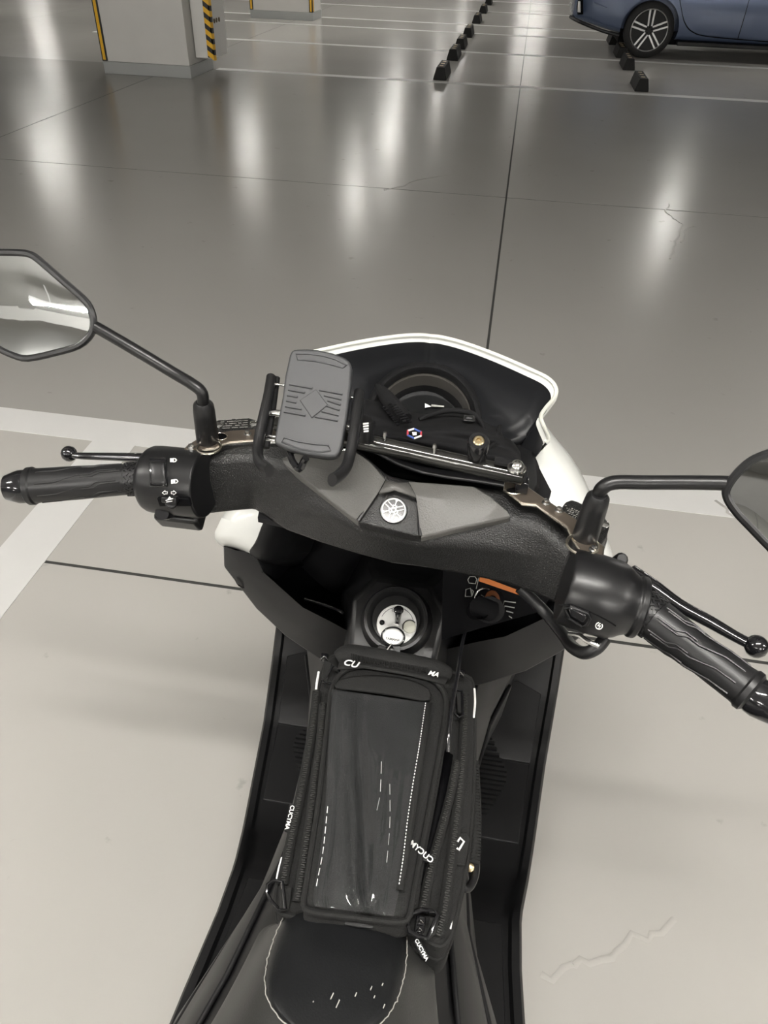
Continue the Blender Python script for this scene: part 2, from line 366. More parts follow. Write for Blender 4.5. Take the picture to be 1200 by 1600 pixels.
cb = thing('wall_cabinet', (-3.4, 8.98, 0.17), 'white steel cabinet with black and yellow striped edge fixed to pillar', 'cabinet')
O('case', *ab(-3.488, -3.29, 8.80, 9.27, 0.17, 1.3), 'cabinet', cb, bev=0.005)
hz = O('hazard_strip', *merge(ab(-3.345, -3.278, 8.788, 8.799, 0.18, 1.28), ab(-3.289, -3.278, 8.788, 8.86, 0.18, 1.28)), 'guard', cb)
for k in range(11):
    z = 0.20 + k * 0.098
    q = [V((-3.345, 8.787, z)), V((-3.278, 8.787, z - 0.045)), V((-3.278, 8.787, z + 0.005)), V((-3.345, 8.787, z + 0.05))]
    q2 = [V((-3.277, 8.787, z - 0.045)), V((-3.277, 8.86, z - 0.09 + .04)), V((-3.277, 8.86, z - 0.04 + .04)), V((-3.277, 8.787, z + 0.005))]
    O('yellow_band', *merge((q, [(0, 1, 2, 3)]), (q2, [(0, 1, 2, 3)])), 'yellow', hz, fix=False)
for (y, z) in ((8.93, 0.50), (9.0, 0.50), (9.08, 0.50), (9.0, 0.70)):
    O('knockout', *g_tube([V((-3.2905, y, z)), V((-3.284, y, z))], 0.022, 12), 'hole', cb)

# wheel stops
ORD = ('first', 'second', 'third', 'fourth', 'fifth', 'sixth', 'seventh')
def wheel_stop(x, y, L, label):
    t = thing('wheel_stop', (x, y + L / 2, 0), label, 'wheel stop', 'rubber wheel stops in rows')
    pr = [(-0.075, 0), (0.075, 0), (0.07, 0.03), (0.045, 0.125), (-0.045, 0.125), (-0.07, 0.03)]
    rows = [[V((x + a * s, y + dy, max(b * s2, 0.0))) for a, b in pr] for dy, s, s2 in ((0, 1, 1), (L, 1, 1))]
    O('block', *g_loft(rows, closed=True, caps=True), 'stop', t, bev=0.006)
    for k in range(3):
        yy = y + L * (0.2 + 0.3 * k)
        O('reflector', *ab(x - 0.02, x + 0.02, yy - 0.012, yy + 0.012, 0.1245, 0.128), 'brass', t)
for k, y in enumerate((9.44, 10.95, 12.05, 13.42, 15.45, 17.3, 19.2)):
    wheel_stop(-0.90, y, 0.56, 'black rubber wheel stop in the empty row, %s from the drive aisle' % ORD[k])
for k, y in enumerate((9.46, 10.98, 12.05, 13.45)):
    wheel_stop(1.31, y, 0.56, 'black rubber wheel stop in the blue car row, %s from the drive aisle' % ORD[k])

# ------------------------------------------------------------------ blue car, parked tail first against the stops
def build_car():
    x0, yn = 0.55, 12.14            # tail end, near side plane
    t = thing('car', (2.9, 13.05, 0), 'blue grey sedan with five twin spoke alloy wheels parked at wheel stops', 'car')
    # side profile stations: x from tail, belt half width factor, z bottom, z shoulder, z roof
    st = [(0.00, 0.62, 0.42, 0.86, 0.95), (0.06, 0.80, 0.38, 0.92, 1.02), (0.25, 0.92, 0.34, 0.97, 1.06), (0.55, 0.97, 0.27, 0.98, 1.10), (0.75, .985, .24, .97, 1.16), (0.95, 0.99, 0.22, 0.96, 1.24), (1.25, 1.0, .21, .95, 1.32),
          (1.45, 1.0, 0.20, 0.94, 1.37), (2.0, 1.0, 0.20, 0.93, 1.43), (2.6, 1.0, 0.20, 0.93, 1.44), (3.1, 1.0, 0.20, 0.93, 1.32), (3.5, 0.99, 0.20, 0.92, 1.05), (3.9, 0.97, 0.22, 0.88, 0.95), (4.3, 0.90, 0.24, 0.80, 0.86), (4.55, 0.74, 0.28, 0.68, 0.74), (4.64, 0.55, 0.36, 0.55, 0.60)]
    W_ = 0.90; yc = yn + W_; rows = []
    for x, wf, zb, zs, zr in st:
        hw = W_ * wf; half = [(hw * 0.80, zb), (hw * 0.95, zb + 0.02), (hw * 0.985, zb + (zs - zb) * 0.3), (hw, zb + (zs - zb) * 0.55), (hw * 0.985, zb + (zs - zb) * 0.8), (hw * 0.955, zs), (hw * (0.93 if zr - zs < 0.2 else 0.86), zs + (zr - zs) * 0.35), (hw * (0.80 if zr - zs < 0.2 else 0.70), zs + (zr - zs) * 0.9), (hw * 0.45, zr)]
        rows.append([V((x0 + x, yc - a, b)) for a, b in half] + [V((x0 + x, yc + a, b)) for a, b in half[::-1]])
    vs, fs = g_loft(rows, closed=True, caps=True)
    body = O('body', vs, fs, 'carpaint', t, ang=50)
    cut = []
    for cx in (1.06, 3.76):
        for sgn in (-1, 1):
            cut.append(g_lathe(V((x0 + cx, yc + sgn * 0.55, 0.325)), V((x0 + cx, yc + sgn * 1.1, 0.325)), [(0, 0.375), (1, 0.375)], 40))
    cu = O('cut_tmp', *merge(*cut), 'void', t)
    sb = body.modifiers.new('sub', 'SUBSURF'); sb.levels = 2; sb.render_levels = 2
    bo = body.modifiers.new('arch', 'BOOLEAN'); bo.object = cu; bo.operation = 'DIFFERENCE'; bo.solver = 'EXACT'
    dg = bpy.context.evaluated_depsgraph_get(); me = bpy.data.meshes.new_from_object(body.evaluated_get(dg))
    body.modifiers.clear(); body.data = me; smooth_me(me, 45); bpy.data.objects.remove(cu)
    # side glass, sill, lower bumper, seams, lamp
    def side(x, z, off=0.0): return V((x0 + x, yn - off + 0.004, z))
    gl = [(0.62, 1.0), (1.3, 1.0), (2.2, 1.0), (3.2, 0.99), (3.0, 1.12), (2.7, 1.30), (2.2, 1.36), (1.6, 1.35), (1.1, 1.24)]
    O('side_window', *g_slab([V((x0 + x, yn + 0.055 + (z - 0.98) * 0.50, z)) for x, z in gl], (0, -1, 0.5), 0.01), 'carglass', t)
    O('sill', *ab(x0 + 1.46, x0 + 3.36, yn + 0.03, yn + 0.30, 0.165, 0.215), 'satin', t, bev=0.01)
    O('underbody', *ab(x0 + 0.7, x0 + 4.2, yn + 0.25, yn + 1.55, 0.15, 0.30), 'void', t)
    O('bumper_lip', *g_tube([V((x0 + 0.02, yc - 0.5, 0.40)), V((x0 + 0.07, yc - 0.70, 0.39)), V((x0 + 0.2, yn + 0.07, 0.355)), V((x0 + 0.45, yn + 0.04, 0.29)), V((x0 + 0.68, yn + 0.03, 0.245))], 0.022, 8, sm=5), 'satin', t)
    O('door_seam', *g_tube([side(1.28, 0.93, -.025), side(1.33, 0.75, -0.005), side(1.42, 0.55, -0.006), side(1.50, 0.42, -.012), side(1.62, 0.33, -.02), side(1.85, 0.285, -.03), side(2.6, 0.262, -.032), side(3.1, 0.26, -.032)], 0.006, 6, sm=5), 'void', t)
    O('door_seam', *g_tube([side(2.22, 0.92, -.02), side(2.22, 0.6, -.002), side(2.22, 0.42, -0.012), side(2.22, 0.28, -.03)], 0.005, 6, sm=4), 'void', t)
    rl = O('bumper_reflector', *g_loft([[V((x0 + 0.075, yn + 0.13, 0.62)), V((x0 + 0.13, yn + 0.085, 0.62))], [V((x0 + 0.07, yn + 0.135, 0.54)), V((x0 + 0.145, yn + 0.075, 0.53))], [V((x0 + 0.10, yn + 0.12, 0.45)), V((x0 + 0.16, yn + 0.075, 0.46))]]), 'void', t, solid=0.02)
    O('lens', *g_loft([[V((x0 + 0.075, yn + 0.112, 0.60)), V((x0 + 0.10, yn + 0.085, 0.60))], [V((x0 + 0.09, yn + 0.105, 0.48)), V((x0 + 0.125, yn + 0.075, 0.48))]]), 'silver', rl, solid=0.008)
    O('tail_lamp', *g_box((x0 + 0.05, yn + 0.33, 0.84), (1, -0.5, 0), (0.5, 1, 0), (0, 0, 1), 0.03, 0.2, 0.07), 'redlens', t, bev=0.02)
    O('bumper_crease', *g_tube([side(0.28, 0.60, -0.05), side(0.36, 0.575, -.03), side(0.46, 0.545, -.02)], 0.006, 6, sm=3), 'carpaint', t)
    def wheel(cx, sgn):
        c = V((x0 + cx, yc + sgn * (W_ - 0.02), 0.322)); inn = V((0, -sgn, 0)); R = 0.322
        ty = O('wheel_tyre', *g_lathe(c, c + inn * 0.2, [(0.0, 0.243), (-0.05, 0.262), (0.0, 0.30), (0.12, R), (0.88, R), (1.0, 0.30), (1, 0.243)], 40), 'tyre', t)
        O('rim_barrel', *g_lathe(c + inn * 0.001, c + inn * 0.17, [(0, 0.245), (0, 0.232), (0.3, 0.215), (0.9, 0.2), (0.9, 0.01)], 36), 'void', ty)
        O('rim_lip', *g_tube([c + V((math.cos(a) * 0.238, 0, math.sin(a) * 0.238)) for a in [2 * math.pi * k / 40 for k in range(40)]], 0.007, 8, closed=True), 'alloy', ty)
        O('hub', *g_lathe(c + inn * 0.005, c + inn * 0.05, [(0, 0.01), (0, 0.034), (0.3, 0.055), (1, 0.06)], 20), 'alloy', ty)
        for k in range(5):
            a0 = 2 * math.pi * k / 5 + 0.35
            for s in (-1, 1):
                a1 = a0 + s * 0.13; a2 = a0 + s * 0.5
                p = c + inn * 0.012 + V((math.cos(a2) * 0.05, 0, math.sin(a2) * 0.05)); q = c + inn * 0.006 + V((math.cos(a1) * 0.236, 0, math.sin(a1) * 0.236))
                d = (q - p).normalized(); n = d.cross(inn)
                O('spoke', *g_box((p + q) / 2, d, n, inn, (q - p).length / 2, 0.0125, 0.012), 'alloy', ty, bev=0.004)
            O('lug_nut', *g_tube([c + V((math.cos(a0) * .035, 0, math.sin(a0) * .035)) - inn * 0.001, c + V((math.cos(a0) * .035, 0, math.sin(a0) * .035)) + inn * .02], 0.008, 6), 'void', ty)
    for cx in (1.06, 3.76):
        for sgn in (-1, 1): wheel(cx, sgn)
build_car()

# ================================================================== the scooter
X0 = -0.062                                            # centre plane, heading +Y
def L(u, y, z): return V((X0 + u, y, z))
sc = thing('scooter', (X0, 0.35, 0), 'white and black motor scooter with mirrors, seen from above its seat', 'scooter')
def lin(x, xs, ys):
    if x <= xs[0]: return ys[0]
    for a, b, c, d in zip(xs, xs[1:], ys, ys[1:]):
        if x <= b: return c + (d - c) * (x - a) / (b - a)
    return ys[-1]

# ---- wheels
def sc_wheel(y, name, w_):
    ty = O(name, *g_lathe(L(-w_, y, 0.24), L(w_, y, 0.24), [(0.1, 0.165), (0.0, 0.19), (0.12, 0.225), (0.35, 0.24), (0.65, 0.24), (0.88, 0.225), (1.0, 0.19), (0.9, 0.165)], 40), 'tyre', sc)
    O('rim', *g_lathe(L(-w_ * .7, y, 0.24), L(w_ * .7, y, 0.24), [(0, 0.15), (0, .168), (0.1, 0.165), (.9, 0.165), (1, 0.168), (1, .15)], 32), 'black', ty)
    for k in range(5):
        a = 2 * math.pi * k / 5
        O('spoke', *g_box(L(0, y + math.cos(a) * .09, .24 + math.sin(a) * .09), (0, math.cos(a), math.sin(a)), (1, 0, 0), (0, -math.sin(a), math.cos(a)), .075, .02, .012), 'black', ty)
sc_wheel(0.98, 'front_wheel', 0.055); sc_wheel(-0.36, 'rear_wheel', 0.065)
for s in (-1, 1):
    O('fork_leg', *g_tube([L(.075 * s, .98, .24), L(.075 * s, .86, .58)], [.022, .026], 12), 'black', sc)
    O('swing_arm', *g_box(L(.095 * s, -.16, .27), (0, 1, .05), (1, 0, 0), (0, 0, 1), .24, .02, .04), 'black', sc, bev=.008)
O('front_fender', *g_loft([[L(u, .98 + math.cos(a) * r, .24 + math.sin(a) * r) for u, r in ((-.068, .235), (-.05, .262), (0, .27), (.05, .262), (.068, .235))] for a in [math.radians(d) for d in (15, 40, 65, 90, 115, 140, 160)]]), 'white', sc, solid=.004)

# ---- footboards
FY = [0.10, 0.30, 0.40, 0.468, 0.545, 0.60, 0.74, 0.86, 0.95, 1.02]
FZ = [0.365, 0.345, 0.335, 0.33, 0.285, 0.28, 0.285, 0.325, 0.385, 0.46]
FO = [0.225, 0.214, 0.207, 0.206, 0.222, 0.230, 0.247, 0.262, 0.270, 0.262]
def zf(y): return lin(y, FY, FZ)
def uo(y): return lin(y, FY, FO)
for s in (-1, 1):
    rows = []
    for y in [0.06 + k * 0.02 for k in range(49)]:
        o = uo(y); z = zf(y)
        rows.append([L(s * u, y, zz) for u, zz in ((0.05, z), (0.10, z), (o - 0.03, z), (o - 0.018, z + 0.001), (o - 0.014, z + 0.008), (o - 0.004, z + 0.009), (o, z + 0.003), (o, z - 0.05), (o - 0.03, z - 0.09), (0.05, z - 0.10))])
    fb = O('footboard', *g_loft(rows, closed=True, caps=True), 'satin', sc, ang=50)
    # raised tread plates that leave grooves between them
    def plate(pts, h=0.0025, m='satin', name='tread_plate'):
        o_ = [L(s * u, y, zf(y) + h) for u, y in pts]
        c = sum(o_, V()) / len(o_)
        vs = o_ + [p - V((0, 0, h + .002)) for p in o_]; n = len(o_)
        return O(name, vs, [tuple(range(n))] + [(k, k + n, (k + 1) % n + n, (k + 1) % n) for k in range(n)], m, fb, bev=0.0015)
    plate([(.115, .60), (uo(.60) - .024, .60), (uo(.70) - .026, .70), (uo(.74) - .026, .74), (.12, .74)])
    plate([(.12, .742), (uo(.742) - .026, .742), (uo(.86) - .028, .86), (.19, .875), (.155, .86)])
    plate([(.11, .14), (uo(.14) - .024, .14), (uo(.3) - .024, .30), (uo(.4) - .024, .40), (uo(.455) - .026, .455), (.11, .455)])
    # ribbed rubber inset
    poly = [(.12, .615), (.152, .635), (.182, .70), (.182, .72), (.15, .775), (.13, .79)]
    for k in range(19):
        y = .622 + k * .0088
        xm = lin(y, [.615, .635, .70, .72, .775, .79], [.125, .152, .182, .182, .152, .14])
        O('rubber_rib', *g_box(L(s * (.10 + xm) / 2, y, zf(y) + .005), (1, 0, 0), (0, 1, 0), (0, 0, 1), (xm - .10) / 2, .0024, .003), 'rubber', fb)

# ---- centre spine and side covers
SP = {  # y: half section (u, z)
    0.88: [(0, .60), (.08, .60), (.15, .57), (.185, .50), (.19, .40), (.18, .30)],
    0.74: [(0, .61), (.07, .61), (.12, .58), (.158, .50), (.15, .40), (.14, .27)],
    0.66: [(0, .632), (.062, .630), (.098, .59), (.130, .50), (.122, .40), (.115, .27)],
    0.56: [(0, .645), (.058, .642), (.084, .59), (.112, .50), (.106, .40), (.102, .27)],
    0.46: [(0, .645), (.056, .642), (.080, .59), (.108, .50), (.112, .41), (.11, .32)],
    0.37: [(0, .642), (.055, .638), (.083, .60), (.118, .50), (.138, .41), (.14, .32)],
    0.25: [(0, .645), (.06, .64), (.104, .60), (.157, .50), (.186, .42), (.19, .33)],
    0.12: [(0, .66), (.08, .65), (.14, .60), (.195, .50), (.215, .42), (.21, .34)],
    -0.15: [(0, .68), (.10, .67), (.17, .62), (.22, .52), (.225, .44), (.2, .36)],
    -0.45: [(0, .70), (.09, .69), (.15, .65), (.18, .58), (.17, .50), (.14, .42)],
    -0.80: [(0, .72), (.04, .71), (.07, .68), (.08, .63), (.07, .58), (.05, .53)]}
rows = []
for y in sorted(SP):
    h = SP[y]; rows.append([L(u, y, z) for u, z in h] + [L(-u, y, z) for u, z in h[:0:-1]])
O('body_cover', *g_loft(rows, closed=True, caps=True), 'satin', sc, ang=25, bev=0.006)
for s in (-1, 1):   # overlaid side rails: raised bands along the spine
    for (i, j, nm, off) in ((2, 3, 'side_rail', .004), (3, 4, 'side_rail', .004)):
        a, b = [], []
        for y in (0.90 if 0 else 0.74, 0.66, 0.56, 0.46, 0.37, 0.25, 0.12, -0.15):
            h = SP[y]; p = V((h[i][0], 0, h[i][1])); q = V((h[j][0], 0, h[j][1])); n = V((q.z - p.z, 0, p.x - q.x)).normalized()
            if n.x < 0: n = -n
            for lst, t in ((a, .10), (b, .90)):
                r = p.lerp(q, t) + n * off; lst.append(L(s * r.x, y, r.z))
        O(nm, *g_loft([a, b]), 'satin', sc, solid=.006, bev=.002)

# ---- seat
SS = [(0.292, .046, .085, .688, .63), (0.27, .050, .088, .702, .63), (0.24, .052, .094, .715, .63), (0.20, .054, .104, .727, .63), (0.15, .066, .122, .738, .63), (0.08, .085, .145, .75, .63), (-0.02, .11, .165, .76, .64), (-0.15, .125, .175, .762, .65), (-0.28, .12, .17, .77, .66), (-0.34, .11, .16, .80, .67), (-0.5, .10, .14, .815, .69), (-0.66, .085, .12, .82, .70), (-0.72, .05, .09, .80, .71)]
rows = []
for y, a, b, zt, zb in SS:
    half = [(0, zt + .004), (a * .6, zt + .003), (a * .92, zt - .002), (a + (b - a) * .25, zt - .016), (a + (b - a) * .7, zt - .055), (b, zb + .01), (b * .95, zb)]
    rows.append([L(u, y, z) for u, z in half] + [L(-u, y, z) for u, z in half[::-1][:-1]])
seat = O('seat', *g_loft(rows, closed=True, caps=True), 'seat', sc, ang=60, sub=2)
def seat_top(u, y):
    a = lin(-y, [-q[0] for q in SS], [q[1] for q in SS]); b = lin(-y, [-q[0] for q in SS], [q[2] for q in SS]); zt = lin(-y, [-q[0] for q in SS], [q[3] for q in SS])
    return lin(abs(u), [0, a * .6, a * .92, a + (b - a) * .25, a + (b - a) * .7, b], [zt + .004, zt + .003, zt - .002, zt - .016, zt - .055, .64])
pan = []
for j in range(17):                                  # the black front panel with its worn seam
    t = j / 16; y = 0.288 - t * 0.113
    hw = 0.056 * (1 - max(0, (t - .35) / .65) ** 2.6) ** 0.5 if t < 1 else 0.004
    hw = max(hw, .006) * (0.97 + 0.05 * min(1, t * 4))
    pan.append([L(u * hw, y, seat_top(u * hw, y) + .0035 - (0.004 if abs(u) == 1 else 0)) for u in (-1, -.93, -.7, -.35, 0, .35, .7, .93, 1)])
sp = O('seat_front_panel', *g_loft(pan), 'seat_black', seat, ang=70, sub=1)
seam = [r[0] + V((-.0015, 0, .002)) for r in pan] + [r[-1] + V((.0015, 0, .002)) for r in pan[::-1]]
O('stitching', *g_tube([p + V((random.uniform(-.0006, .0006), random.uniform(-.0006, .0006), random.uniform(-.0008, .0004))) for p in spline(seam, 3)], 0.0005, 5), 'thread', sp)
for px, py, l in ((519, 1560, .005), (528, 1573, .006), (556, 1556, .003), (580, 1544, .003), (598, 1535, .002), (490, 1570, .001), (585, 1558, .002), (600, 1572, .003)):
    p = P(px, py, .728); p.z = seat_top(p.x - X0, p.y) + .0042
    O('scuff', *g_box(p, (.3, 1, .1), (1, -.3, 0), (0, 0, 1), l / 2, .0004, .0003), 'thread', sp)

# ---- leg shield with the two open pockets
E_ = [(.250, .685, .750), (.252, .682, .715), (.206, .665, .660), (.168, .665, .613), (.107, .643, .595), (.0, .64, .590)]
LP = [(.200, .668, .760), (.186, .655, .742), (.128, .628, .716), (.092, .628, .697), (.055, .634, .668), (.0, .640, .655)]
def mirror_rows(rows): return [[L(-u, y, z) for u, y, z in r] + [L(u, y, z) for u, y, z in r[::-1][1:]] for r in rows]
mid = [tuple((a + b) / 2 for a, b in zip(e, l)) for e, l in zip(E_, LP)]
mid = [(u, y - .006, z + .004) for u, y, z in mid]
und = [(u * .97, y + .05, z - .035) for u, y, z in E_]; low = [(min(u, .2), y + .18, z - .24) for u, y, z in E_]
O('leg_shield', *g_loft(mirror_rows([low, und, E_, mid, LP])), 'satin', sc, ang=30, bev=.004)
r1 = [(u * .97, y + .012, z - .03) for u, y, z in LP]; r2 = [(u * .97, y + .09, z - .05) for u, y, z in LP]
r3 = [(u * .97, y + .13, z + .02) for u, y, z in LP]; r4 = [(u * .8, .78, .845) for u, y, z in LP]
O('pocket_lining', *g_loft(mirror_rows([LP, r1, r2, r3, r4])), 'void', sc, ang=40)  # near-black colour carries the shade inside the pockets
O('pocket_ledge', *g_tube([P(476, 936, .70), P(500, 943, .70), P(528, 953, .70), P(536, 958, .697)], .0022, 8, sm=3), 'gloss', sc)
for s in (-1, 1):   # pocket outer cheek, from the lip up to the cowl
    O('pocket_cheek', *g_loft([[L(s * .200, .668, .760), L(s * .205, .69, .78), L(s * .20, .74, .84)], [L(s * .186, .655, .742), L(s * .188, .70, .74), L(s * .185, .78, .76)], [L(s * .17, .66, .725), L(s * .17, .72, .70), L(s * .17, .80, .70)]]), 'void', sc, solid=.004)  # cheek coloured near black in place of pocket shade
# emboss at the left edge
pE = P(375, 915, .70)
O('emboss_mark', *g_slab([P(366, 904, .708), P(369, 911, .704), P(384, 920, .693), P(372, 915, .70), P(371, 913, .70)], (0, -.5, .8), .003), 'void', sc)

# ---- ignition barrel
kc = P(619, 968, .735); kn = V((0.02, -.58, .81)).normalized(); kx = V((1, 0, 0)); kx = (kx - kn * kx.dot(kn)).normalized(); ky = kn.cross(kx)
hs = O('ignition_housing', *g_lathe(kc - kn * .09, kc + kn * .012, [(0, .050), (.6, .046), (.93, .0405), (1.0, .0385), (1.0, .035), (.955, .032), (.90, .029), (.90, .001)], 48), 'black', sc, ang=40)
O('housing_column', *g_loft([[kc + kx * a * 1.15 + ky * b - kn * .02 for a, b in ((-.046, -.05), (.046, -.05), (.052, .02), (.03, .052), (-.03, .052), (-.052, .02))], [kc + kx * a * 1.6 + ky * (b + .02) - kn * .12 for a, b in ((-.046, -.07), (.046, -.07), (.056, .02), (.04, .09), (-.04, .09), (-.056, .02))]], closed=True, caps=True), 'black', sc, bev=.006)
dk = PL(620, 976, kc + kn * .004, kn)
disc = O('lock_plate', *g_lathe(dk - kn * .006, dk + kn * .0015, [(0, .024), (.7, .0245), (1, .0238), (1, .001)], 48), 'silver', hs)
O('plate_groove', *g_tube([dk + kn * .0018 + (kx * math.cos(a) + ky * math.sin(a)) * .0205 for a in [math.pi * k / 18 for k in range(2, 17)]], .0003, 5), 'pad', disc)
sx = PL(597, 973, dk, kn)
O('lock_screw', *g_lathe(sx - kn * .001, sx + kn * .003, [(0, .0032), (.8, .0032), (1, .002), (.7, .0013), (.7, .0002)], 12), 'gloss', disc)
fx = PL(640, 980, dk, kn)
O('fuel_button', *g_lathe(fx, fx + kn * .0028, [(0, .0078), (.7, .0078), (1, .007), (1, .001)], 24), mat('ivory_button', (.72, .72, .62), .4), disc)
O('button_ring', *g_tube([fx + kn * .002 + (kx * math.cos(a) + ky * math.sin(a)) * .0084 for a in [math.pi * (.25 + k / 12) for k in range(0, 12)]], .0005, 6), 'gloss', disc)
txt('lock_text', 'ON OFF', dk + kx * -.002 + ky * .016 + kn * .0017, kx, ky, .0035, 'pad', disc)

# ---- white front cowl
I_ = [(.100, .745, .955), (.118, .722, .945), (.135, .712, .918), (.150, .700, .888), (.176, .672, .838), (.190, .653, .795), (.203, .66, .772), (.205, .672, .750)]
Oo = [(.112, .80, .955), (.145, .757, .935), (.168, .760, .912), (.186, .755, .893), (.212, .735, .86), (.250, .655, .806), (.264, .672, .766), (.262, .70, .728)]
md = [tuple((a + b) / 2 + c for a, b, c in zip(i, o, (0, 0, .012))) for i, o in zip(I_, Oo)]
o2 = [(u + .016, y + .07, z - .045) for u, y, z in Oo]; o3 = [(u * .92, y + .20, z - .13) for u, y, z in Oo]; o4 = [(u * .35, 1.03 - .012 * k, .86 - .05 * k) for k, (u, y, z) in enumerate(Oo)]
for s in (-1, 1):
    cw = O('front_cowl', *g_loft([[L(s * u, y, z) for u, y, z in r] for r in (I_, md, Oo, o2, o3, o4)]), 'white', sc, ang=60, sub=1)
    i2 = [(u - .012, y + .01, z - .03) for u, y, z in I_]; i3 = [(u - .05, y + .06, z - .06) for u, y, z in I_]
    O('cowl_liner', *g_loft([[L(s * u, y, z) for u, y, z in r] for r in (I_, i2, i3)]), 'satin', sc, solid=.003)
O('nose_cap', *g_loft([[L(o4[k][0] * f, o4[k][1] + .02 * (1 - f * f), o4[k][2]) for f in (-1, -.5, 0, .5, 1)] for k in range(len(o4))]), 'white', sc, ang=60, solid=.005)

# ---- visor round the instrument
rim = [(660, 524, 1.052), (690, 527, 1.050), (725, 536, 1.047), (777, 555, 1.042), (830, 578, 1.035), (856, 591, 1.031), (868, 605, 1.027), (867, 620, 1.018), (853, 637, 1.004), (845, 651, .993), (850, 667, .982), (857, 684, .968), (852, 690, .963)]
rp = [P(*q) for q in rim]; xc = -0.062
rp[0].x = xc
rp = spline(rp, 4)
ctr = V((xc, .66, .93))
def rimset(f): R_ = [f(p) for p in rp]; return [V((2 * xc - p.x, p.y, p.z)) for p in R_[::-1]] + R_[1:]
def inw(k, dz, dy=0): return lambda p: V((xc + (p.x - xc) * (1 - k), p.y + dy - (p.y - .62) * k * .3, p.z + dz))
rA = rimset(lambda p: p); rB = rimset(inw(.03, -.0075)); rC = rimset(inw(.04, -.016)); rD = rimset(inw(.16, -.06, .01)); rE = rimset(lambda p: V((xc + (p.x - xc) * .62, min(p.y, .74) - .01, .955 - .0 * p.z)))
rF = rimset(lambda p: V((xc + (p.x - xc) * .45, .70, .925)))
O('visor_inner', *g_loft([rB, rC, rD, rE, rF]), mat('visor_black', (.010, .0105, .012), .35), sc, ang=60)
sA = rimset(lambda p: V((xc + (p.x - xc) * 1.02, p.y + .004, p.z - .006))); sB = rimset(lambda p: V((xc + (p.x - xc) * 1.0, p.y + .05, p.z - .05))); sC = rimset(lambda p: V((xc + (p.x - xc) * .95, p.y + .16, p.z - .16)))
sD = rimset(lambda p: V((xc + (p.x - xc) * .33, 1.03 - (1.05 - p.z) * .1, .86 - (1.05 - p.z) * .35)))
O('visor_shell', *g_loft([rB, rA, sA, sB, sC, sD]), 'white', sc, ang=60)
O('edge_trim', *g_tube(rA, .0022, 8), 'trim', sc)

# ---- instrument
mc = P(662, 650, .985); mn = V((0, -.52, .854)).normalized()
def mpt(px, py, off=0): return PL(px, py, mc + mn * off, mn)
def ell(cx, cy, rx, ry, n=40, off=0, a0=0, a1=2 * math.pi): return [mpt(cx + rx * math.cos(a0 + (a1 - a0) * k / n), cy - ry * math.sin(a0 + (a1 - a0) * k / n), off) for k in range(n)]
ho = O('meter_hood', *g_loft([ell(662, 652, 92, 90, off=-.05), ell(662, 652, 89, 87), ell(662, 653, 82, 80, off=.003), ell(662, 655, 77, 74, off=-.002), ell(662, 655, 74, 70, off=-.012)], closed=True), 'satin', sc, ang=50)
O('meter_ring', *g_loft([ell(662, 655, 75, 72, off=-.006), ell(662, 656, 73, 69, off=-.005), ell(662, 660, 66, 58, off=-.018)], closed=True), 'ring_grey', ho, ang=50)
O('meter_bowl', *g_loft([ell(662, 660, 66, 58, off=-.018), ell(662, 664, 58, 50, off=-.03), ell(662, 666, 30, 25, off=-.03)], closed=True), 'matte', ho)
O('meter_lens', *g_loft([ell(660, 655, 52, 44, off=-.024), ell(660, 655, 3, 3, off=-.022)], closed=True), 'display', ho)
O('meter_needle', *g_slab([mpt(664, 630, -.02), mpt(674, 635, -.02), mpt(664, 637, -.02)], mn, .0004), 'ink', ho)
O('meter_mark', *g_slab([mpt(674, 632, -.02), mpt(694, 634, -.02), mpt(694, 636, -.02), mpt(674, 635, -.02)], mn, .0004), 'ink_dim', ho)

# ---- dash between handlebar cover and visor
dash = [[P(430, 690, .975), P(560, 688, .972), P(620, 735, .965), P(700, 752, .962), P(790, 760, .962), P(845, 785, .955)],
        [P(440, 665, .955), P(560, 662, .955), P(630, 700, .945), P(700, 715, .945), P(790, 720, .95), P(848, 745, .945)],
        [P(470, 630, .95), P(570, 640, .955), P(640, 670, .955), P(700, 680, .955), P(780, 680, .955), P(838, 705, .945)],
        [P(490, 600, .95), P(575, 610, .95), P(640, 620, .945), P(700, 630, .945), P(770, 640, .955), P(820, 690, .952)]]
O('dash_panel', *g_loft(dash), 'satin', sc, ang=60, solid=.004, sub=1)

O('dash_floor', *g_slab([L(-.15, .56, .915), L(.12, .52, .915), L(.15, .66, .92), L(.10, .80, .93), L(-.10, .80, .93), L(-.17, .68, .92)], (0, 0, 1), .006), 'matte', sc)

# ---- handlebar cover (turned a little to the right)
A_ = [(337, 702, .985), (370, 694, .990), (405, 692, .993), (450, 690, .996), (505, 694, .998), (560, 703, .998), (605, 742, .990), (655, 753, .988), (725, 758, .985), (790, 766, .983), (848, 792, .981), (903, 845, .976)]
K_ = [(320, 722, .978), (362, 716, .984), (400, 716, .986), (450, 728, .986), (505, 742, .986), (560, 768, .981), (612, 788, .978), (656, 793, .976), (725, 795, .976), (790, 808, .976), (845, 826, .974), (893, 868, .968)]
M_ = [(317, 754, .958), (362, 752, .960), (400, 752, .960), (452, 768, .960), (505, 800, .956), (560, 828, .952), (612, 840, .950), (656, 850, .950), (730, 852, .950), (800, 860, .950), (845, 872, .950), (884, 895, .953)]
B_ = [(319, 806, .918), (362, 801, .918), (397, 798, .916), (447, 831, .912), (500, 850, .910), (560, 868, .906), (612, 882, .904), (655, 887, .904), (720, 899, .904), (790, 914, .904), (835, 930, .906), (871, 947, .912)]
rows = [[P(*q) for q in r] for r in (A_, K_, M_, B_)]
rows = [[p + V((0, .05, -.05)) for p in rows[0]]] + rows + [[p + V((0, .045, .0)) for p in rows[3]]]
